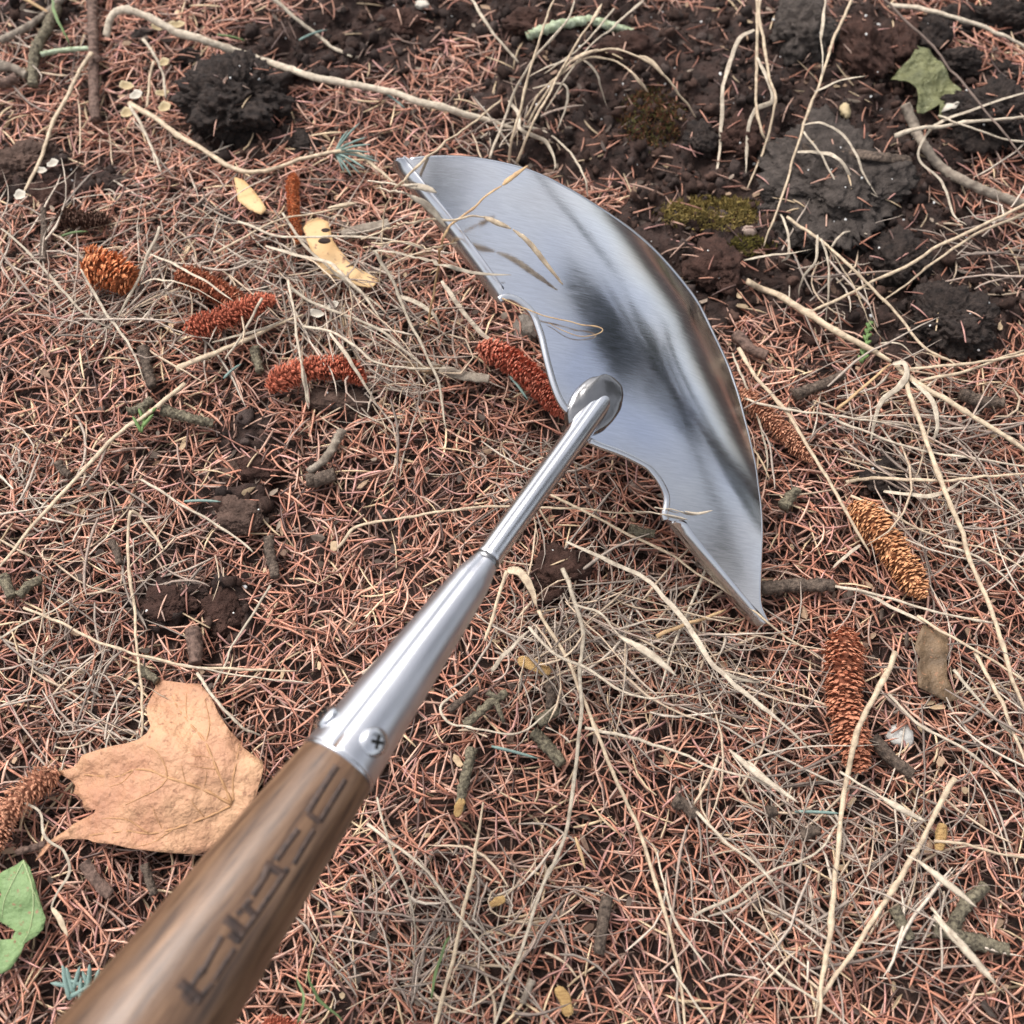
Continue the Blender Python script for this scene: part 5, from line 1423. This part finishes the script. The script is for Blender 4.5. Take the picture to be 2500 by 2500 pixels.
# right middle
S('s', 21, [(1824, 685, 5), (1870, 706, 6), (1926, 731, 7), (2019, 792, 8), (2100, 838, 9), (2178, 884, 10)], 'thick straw stem running down right to the straw node')
S('s', 16, [(2190, 895, 11), (2220, 926, 12), (2300, 970, 12), (2392, 1024, 12), (2460, 1068, 11), (2530, 1120, 10)], 'straw stem from the node to the right edge')
S('s', 15, [(2212, 930, 12), (2230, 985, 12), (2262, 1070, 12), (2317, 1219, 12), (2369, 1359, 11), (2415, 1475, 10), (2462, 1615, 9), (2505, 1740, 8)], 'long straw stem dropping from the node to the lower right edge')
S('p', 20, [(2180, 888, 14), (2205, 885, 16), (2213, 915, 15), (2195, 952, 12), (2150, 985, 9), (2130, 1040, 7), (2124, 1085, 5)], 'wide folded pale leaf wrapped round the straw node', True)
S('p', 18, [(2225, 935, 13), (2271, 977, 13), (2294, 1033, 11), (2284, 1078, 7)], 'curved brownish leaf right of the straw node', True)
S('t', 9, [(2042, 1002, 6), (2100, 952, 9), (2178, 890, 12)], 'straw arm reaching down left from the node')
S('s', 9, [(2224, 902, 12), (2369, 888, 14), (2440, 876, 14), (2520, 860, 14)], 'straw stem from the node to the right edge, uppermost')
S('s', 9, [(2243, 935, 11), (2345, 907, 12), (2430, 882, 12), (2520, 848, 12)], 'straw stem from the node to the right edge, second from top')
S('p', 7, [(2150, 835, 8), (2180, 835, 9), (2210, 850, 9), (2230, 880, 8)], 'hooked pale leaf above the straw node', True)
S('s', 14, [(1800, 850, 6), (1819, 879, 7), (1870, 945, 8), (1926, 1010, 9), (1975, 1090, 9), (2019, 1173, 9), (2080, 1275, 9), (2131, 1360, 7)], 'straw stem passing between the brown and the golden catkin')
S('p', 9, [(1820, 970, 7), (1860, 985, 9), (1949, 1000, 10), (2066, 1019, 10), (2182, 1032, 8)], 'pale stem running right from the edge of the blade above the brown catkin')
S('s', 11, [(2066, 1180, 8), (2110, 1172, 9), (2159, 1168, 10), (2299, 1173, 10), (2400, 1166, 10), (2520, 1158, 10)], 'level straw stem right of the golden catkin reaching the right edge')
S('p', 14, [(2159, 1196, 8), (2230, 1202, 9), (2280, 1210, 9), (2320, 1200, 8), (2345, 1175, 7)], 'broken pale leaf under the level straw stem', True)
S('p', 8, [(2020, 1010, 8), (2110, 1060, 9), (2252, 1098, 9), (2380, 1120, 8), (2520, 1140, 8)], 'pale stem sloping gently to the right edge under the node')
S('s', 8, [(2075, 1215, 8), (2165, 1250, 9), (2252, 1294, 9), (2392, 1336, 8), (2520, 1395, 7)], 'straw stem touching the upper end of the golden catkin')
S('p', 8, [(2299, 1326, 7), (2392, 1364, 8), (2460, 1420, 7), (2520, 1480, 6)], 'pale stem right of the golden catkin near the right edge')
S('p', 12, [(2050, 1432, 6), (2110, 1448, 7), (2205, 1495, 7), (2262, 1525, 6)], 'grey brown leaf below the golden catkin', True)
S('s', 9, [(2240, 1500, 7), (2345, 1569, 8), (2440, 1625, 8), (2530, 1680, 7)], 'straw stem above the crumpled brown leaf')
S('p', 8, [(2038, 1433, 6), (2159, 1457, 7), (2299, 1494, 7), (2457, 1530, 6)], 'thin pale stem from the golden catkin foot to the right')
S('g', 8, [(1790, 860, 4), (1815, 930, 5), (1850, 1010, 5), (1872, 1100, 5), (1872, 1190, 4)], 'dark bent grass strip along the right edge of the blade', True)
S('p', 12, [(2100, 1330, 7), (2060, 1360, 8), (2030, 1385, 7)], 'small pale pointed leaf left of the golden catkin', True)
# lower right
S('s', 17, [(2184, 1590, 12), (2145, 1675, 17), (2103, 1763, 19), (2080, 1850, 14), (2066, 1926, 9), (2043, 2136, 8), (2024, 2299, 8), (1994, 2520, 7)], 'thick straw stem crossing the foot of the brown catkin down to the bottom edge')
S('s', 16, [(2327, 1893, 10), (2275, 1996, 9), (2220, 2103, 9), (2150, 2215, 8), (2089, 2317, 8), (2015, 2420, 7), (1990, 2470, 6)], 'straw stem slanting down left at the lower right')
S('p', 16, [(1379, 1320, 14), (1476, 1365, 16), (1585, 1417, 18), (1649, 1487, 20), (1700, 1558, 22), (1732, 1622, 24), (1809, 1686, 24), (1900, 1760, 22), (2000, 1850, 18)], 'wide blurred pale leaf sweeping down right below the blade', True)
S('p', 10, [(1290, 1532, 14), (1347, 1590, 18), (1431, 1635, 20), (1552, 1705, 22), (1661, 1699, 22)], 'pale stem curving right in the middle of the grass below the blade')
S('p', 8, [(1400, 1470, 20), (1460, 1500, 26), (1514, 1555, 30)], 'blurred pale seed head pointing down right below the blade', False, [[(1510, 1552, 30), (1585, 1596, 33), (1652, 1650, 33)]], 20)
S('g', 13, [(1373, 1390, 10), (1405, 1460, 12), (1421, 1540, 12), (1418, 1700, 11), (1405, 1890, 8), (1378, 2045, 7), (1326, 2160, 7), (1266, 2345, 7), (1200, 2520, 6)], 'long grey straw stem running from below the shank to the bottom edge')
S('s', 26, [(1240, 1388, 12), (1270, 1398, 14), (1296, 1440, 13), (1313, 1492, 10)], 'broad papery cream leaf standing right of the shank foot', True)
S('s', 12, [(1313, 1490, 10), (1379, 1596, 10), (1424, 1711, 10), (1476, 1827, 10), (1527, 1950, 9), (1569, 2043, 8), (1615, 2206, 7), (1662, 2420, 6), (1675, 2520, 5)], 'straw stem running down from the papery leaf to the bottom edge')
S('s', 12, [(1238, 1391, 12), (1218, 1450, 10), (1200, 1520, 7), (1185, 1570, 5)], 'short golden stem left of the papery leaf')
S('p', 16, [(1195, 1640, 20), (1225, 1605, 26), (1262, 1568, 28), (1290, 1540, 24)], 'blurred pale leaf tip right of the socket', True)
S('p', 8, [(1112, 1690, 5), (1080, 1730, 6), (1105, 1770, 7), (1180, 1785, 8), (1264, 1795, 9), (1328, 1750, 9), (1411, 1673, 9)], 'thin curved stem hooking round the forked twig')
S('s', 12, [(1056, 2520, 6), (1098, 2369, 7), (1135, 2206, 8), (1154, 2136, 8), (1182, 1963, 7)], 'straw stem rising from the bottom edge right of the handle')
S('p', 10, [(896, 2012, 6), (955, 2058, 8), (1010, 2103, 8), (1126, 2238, 8), (1238, 2378, 7)], 'pale stem starting at the handle and running down right')
S('g', 9, [(920, 1950, 7), (945, 2040, 8), (975, 2140, 8), (1010, 2250, 7), (1010, 2390, 6)], 'grey stem hanging beside the handle', True)
S('p', 9, [(1430, 1780, 9), (1560, 1810, 11), (1680, 1850, 13), (1800, 1890, 16), (1900, 1930, 18)], 'pale stem running right through the lower middle litter')
S('p', 8, [(1830, 1860, 20), (1900, 1930, 24)], 'blurred seed stalk left of the thick brown catkin', False, [[(1780, 1830, 18), (1850, 1890, 22), (1950, 1960, 24)]], 18)
S('p', 8, [(2050, 1880, 16), (2130, 1930, 20), (2190, 1965, 22)], 'blurred seed stalk right of the thick brown catkin foot', False, [[(2150, 1945, 22), (2200, 1975, 24), (2260, 2005, 24)]], 17)
S('p', 8, [(2210, 2080, 18), (2270, 2120, 22)], 'blurred pale leaf over the rough twigs at the right', True, [[(2240, 2100, 20), (2310, 2155, 24), (2385, 2215, 24)]], 18)
S('p', 9, [(2270, 2220, 20), (2340, 2300, 26)], 'blurred pale seed head at the lower right corner', False, [[(2280, 2235, 22), (2350, 2310, 26), (2430, 2400, 26)]], 22)
S('p', 9, [(1700, 1980, 12), (1780, 2060, 16), (1850, 2110, 18), (1900, 2170, 16)], 'blurred pale stem in the middle of the lower right litter')
S('g', 9, [(1700, 2232, 5), (1780, 2190, 8), (1880, 2130, 10), (1990, 2080, 10), (2050, 2010, 9)], 'curved grey stem left of the long straw at lower right')
S('p', 8, [(1602, 2075, 6), (1625, 2180, 8), (1650, 2260, 9), (1700, 2330, 8), (1740, 2380, 6)], 'pale narrow leaf near the bottom centre right', True)
S('p', 8, [(1870, 2350, 7), (1930, 2400, 9), (2000, 2450, 8), (2060, 2500, 6)], 'pale stem near the bottom edge under the straw stem')
S('s', 9, [(2280, 2050, 6), (2340, 2060, 8), (2420, 2075, 8), (2520, 2095, 7)], 'straw bit reaching the right edge beside the curled mustard scale')
S('p', 9, [(2170, 1690, 7), (2240, 1760, 10), (2320, 1810, 10), (2420, 1880, 9), (2520, 1970, 8)], 'pale stem right of the white pebble going to the right edge')
S('s', 13, [(2380, 1590, 8), (2440, 1700, 9), (2480, 1800, 9), (2520, 1900, 8)], 'straw stem at the right edge below the crumpled brown leaf')
S('g', 10, [(2330, 1640, 7), (2400, 1720, 8), (2470, 1790, 8), (2530, 1840, 7)], 'grey stem crossing beside the crumpled brown leaf')
S('p', 8, [(1640, 2360, 6), (1720, 2480, 7), (1740, 2520, 6)], 'short pale stem at the bottom edge centre right')
S('t', 10, [(1400, 2040, 7), (1415, 2080, 7), (1428, 2120, 6)], 'short ochre leaf beside the long grey straw', True)
S('p', 9, [(1760, 1310, 6), (1700, 1440, 7), (1650, 1560, 7), (1610, 1690, 6)], 'thin stem under the right flange leaning left')
S('t', 12, [(1600, 1560, 8), (1680, 1525, 9), (1770, 1490, 9)], 'yellow straw piece below the right flange')
S('g', 9, [(1700, 1560, 10), (1760, 1640, 12), (1850, 1670, 12), (1860, 1625, 10)], 'grey curl of leaf below the tip of the right horn', True)

# ------------------------------------------------------------------ unseen conifers, added to give the steel dark reflections
M['tree_needle'] = mat('added_tree_needles', (.035, .055, .030), .6, .3, var=.3)
M['trunk'] = mat('added_tree_bark', (.085, .062, .050), .9, .2, col2=(.03, .022, .018), scale=25, bump=.01, bscale=40)
def conifer(x_, y_, r0, ht, boughs, label):
    tree = empty('added_conifer', (x_, y_, 0))
    TP = spline(np.array([(x_, y_, -.05), (x_ + .02, y_ - .02, ht * .25), (x_ - .02, y_ - .04, ht * .5), (x_, y_, ht)]), 10)
    V_, F_ = tube(TP, np.linspace(r0, r0 * .12, len(TP)) + np.where(np.arange(len(TP)) < 3, r0 * .25, 0), 18)
    V_ = V_ + .012 * np.stack([vnoise(V_ * 14 + i, 6) for i in range(3)], -1)
    mesh('trunk', V_, F_, M['trunk'], tree)
    for q, (pts, nb, wid) in enumerate(boughs):
        bough(tree, pts, q, nb, wid)
    return tag(tree, label, 'tree')
def bough(tree, pts, seed, nb, wid):
    rr = np.random.default_rng(seed)
    P = spline(np.array(pts, float), 12)
    V_, F_ = tube(P, np.linspace(.03, .006, len(P)), 7)
    limb = mesh('bough', V_, F_, M['trunk'], tree)
    T, N, B = frames(P)
    Vs, Fs = [], []
    for q in range(nb):
        f = .15 + .85 * q / nb
        j = min(int(f * (len(P) - 1)), len(P) - 1)
        side = 1 if q % 2 else -1
        ln = rr.uniform(.6, 1.2) * wid * (1.15 - .6 * f)
        d = T[j] * .6 + N[j] * side + np.array([0, 0, -.3])
        d /= np.linalg.norm(d)
        for k_ in range(44):
            g = k_ / 44
            p = P[j] + d * ln * g + np.array([0, 0, -.1 * g * g])
            e = rr.normal(0, 1, 3); e -= d * (e @ d) * .6; e /= np.linalg.norm(e)
            w = np.cross(e, rr.normal(0, 1, 3)); w /= np.linalg.norm(w)
            b_ = len(Vs)
            L_ = rr.uniform(.04, .07)
            Vs += [p - w * .005, p + w * .005, p + e * L_ + w * .002, p + e * L_ - w * .002]
            Fs += [[b_, b_ + 1, b_ + 2, b_ + 3]]
    o = mesh('foliage', np.array(Vs), np.array(Fs), M['tree_needle'], limb, smooth=False)
    o['kind'] = 'stuff'
conifer(.62, 2.6, .19, 6.5, [
    ([(.6, 2.5, 2.3), (.45, 1.9, 2.35), (.25, 1.3, 2.2), (.10, .85, 1.95)], 40, .35),
    ([(.6, 2.5, 2.0), (.75, 1.8, 2.15), (.85, 1.1, 2.1), (.80, .5, 1.9)], 46, .35),
    ([(.6, 2.5, 2.8), (.2, 2.0, 3.0), (-.5, 1.6, 2.9), (-1.1, 1.3, 2.6)], 40, .4),
    ([(.6, 2.55, 1.5), (1.2, 2.2, 1.6), (1.9, 1.9, 1.5), (2.3, 1.6, 1.3)], 40, .4)],
    'unseen dark conifer added behind the hoe for reflections in its steel')
rt = np.random.default_rng(5)  # second conifer, added out of view for the blade's reflections
bl = []
for q in range(26):
    z_ = .35 + 2.9 * q / 26 + rt.uniform(-.1, .1)
    a_ = rt.uniform(0, 6.283)
    L_ = (1.25 - .25 * z_) * rt.uniform(.75, 1.1)
    c_ = np.array([3.3, 1.0, z_]); d_ = np.array([math.cos(a_), math.sin(a_), 0])
    bl.append(([c_, c_ + d_ * L_ * .5 + [0, 0, .06], c_ + d_ * L_ + [0, 0, -.12]], 22, .34))
bl.append(([(3.3, 1.0, 2.6), (2.6, .95, 2.5), (1.9, .80, 2.1), (1.5, .62, 1.55)], 46, .30))
bl.append(([(3.3, 1.0, 1.9), (2.9, .3, 1.9), (2.4, -.4, 1.7), (1.9, -.8, 1.35)], 46, .35))
conifer(3.3, 1.0, .16, 4.2, bl, 'unseen dark conifer added to the right of the hoe for reflections in its blade')
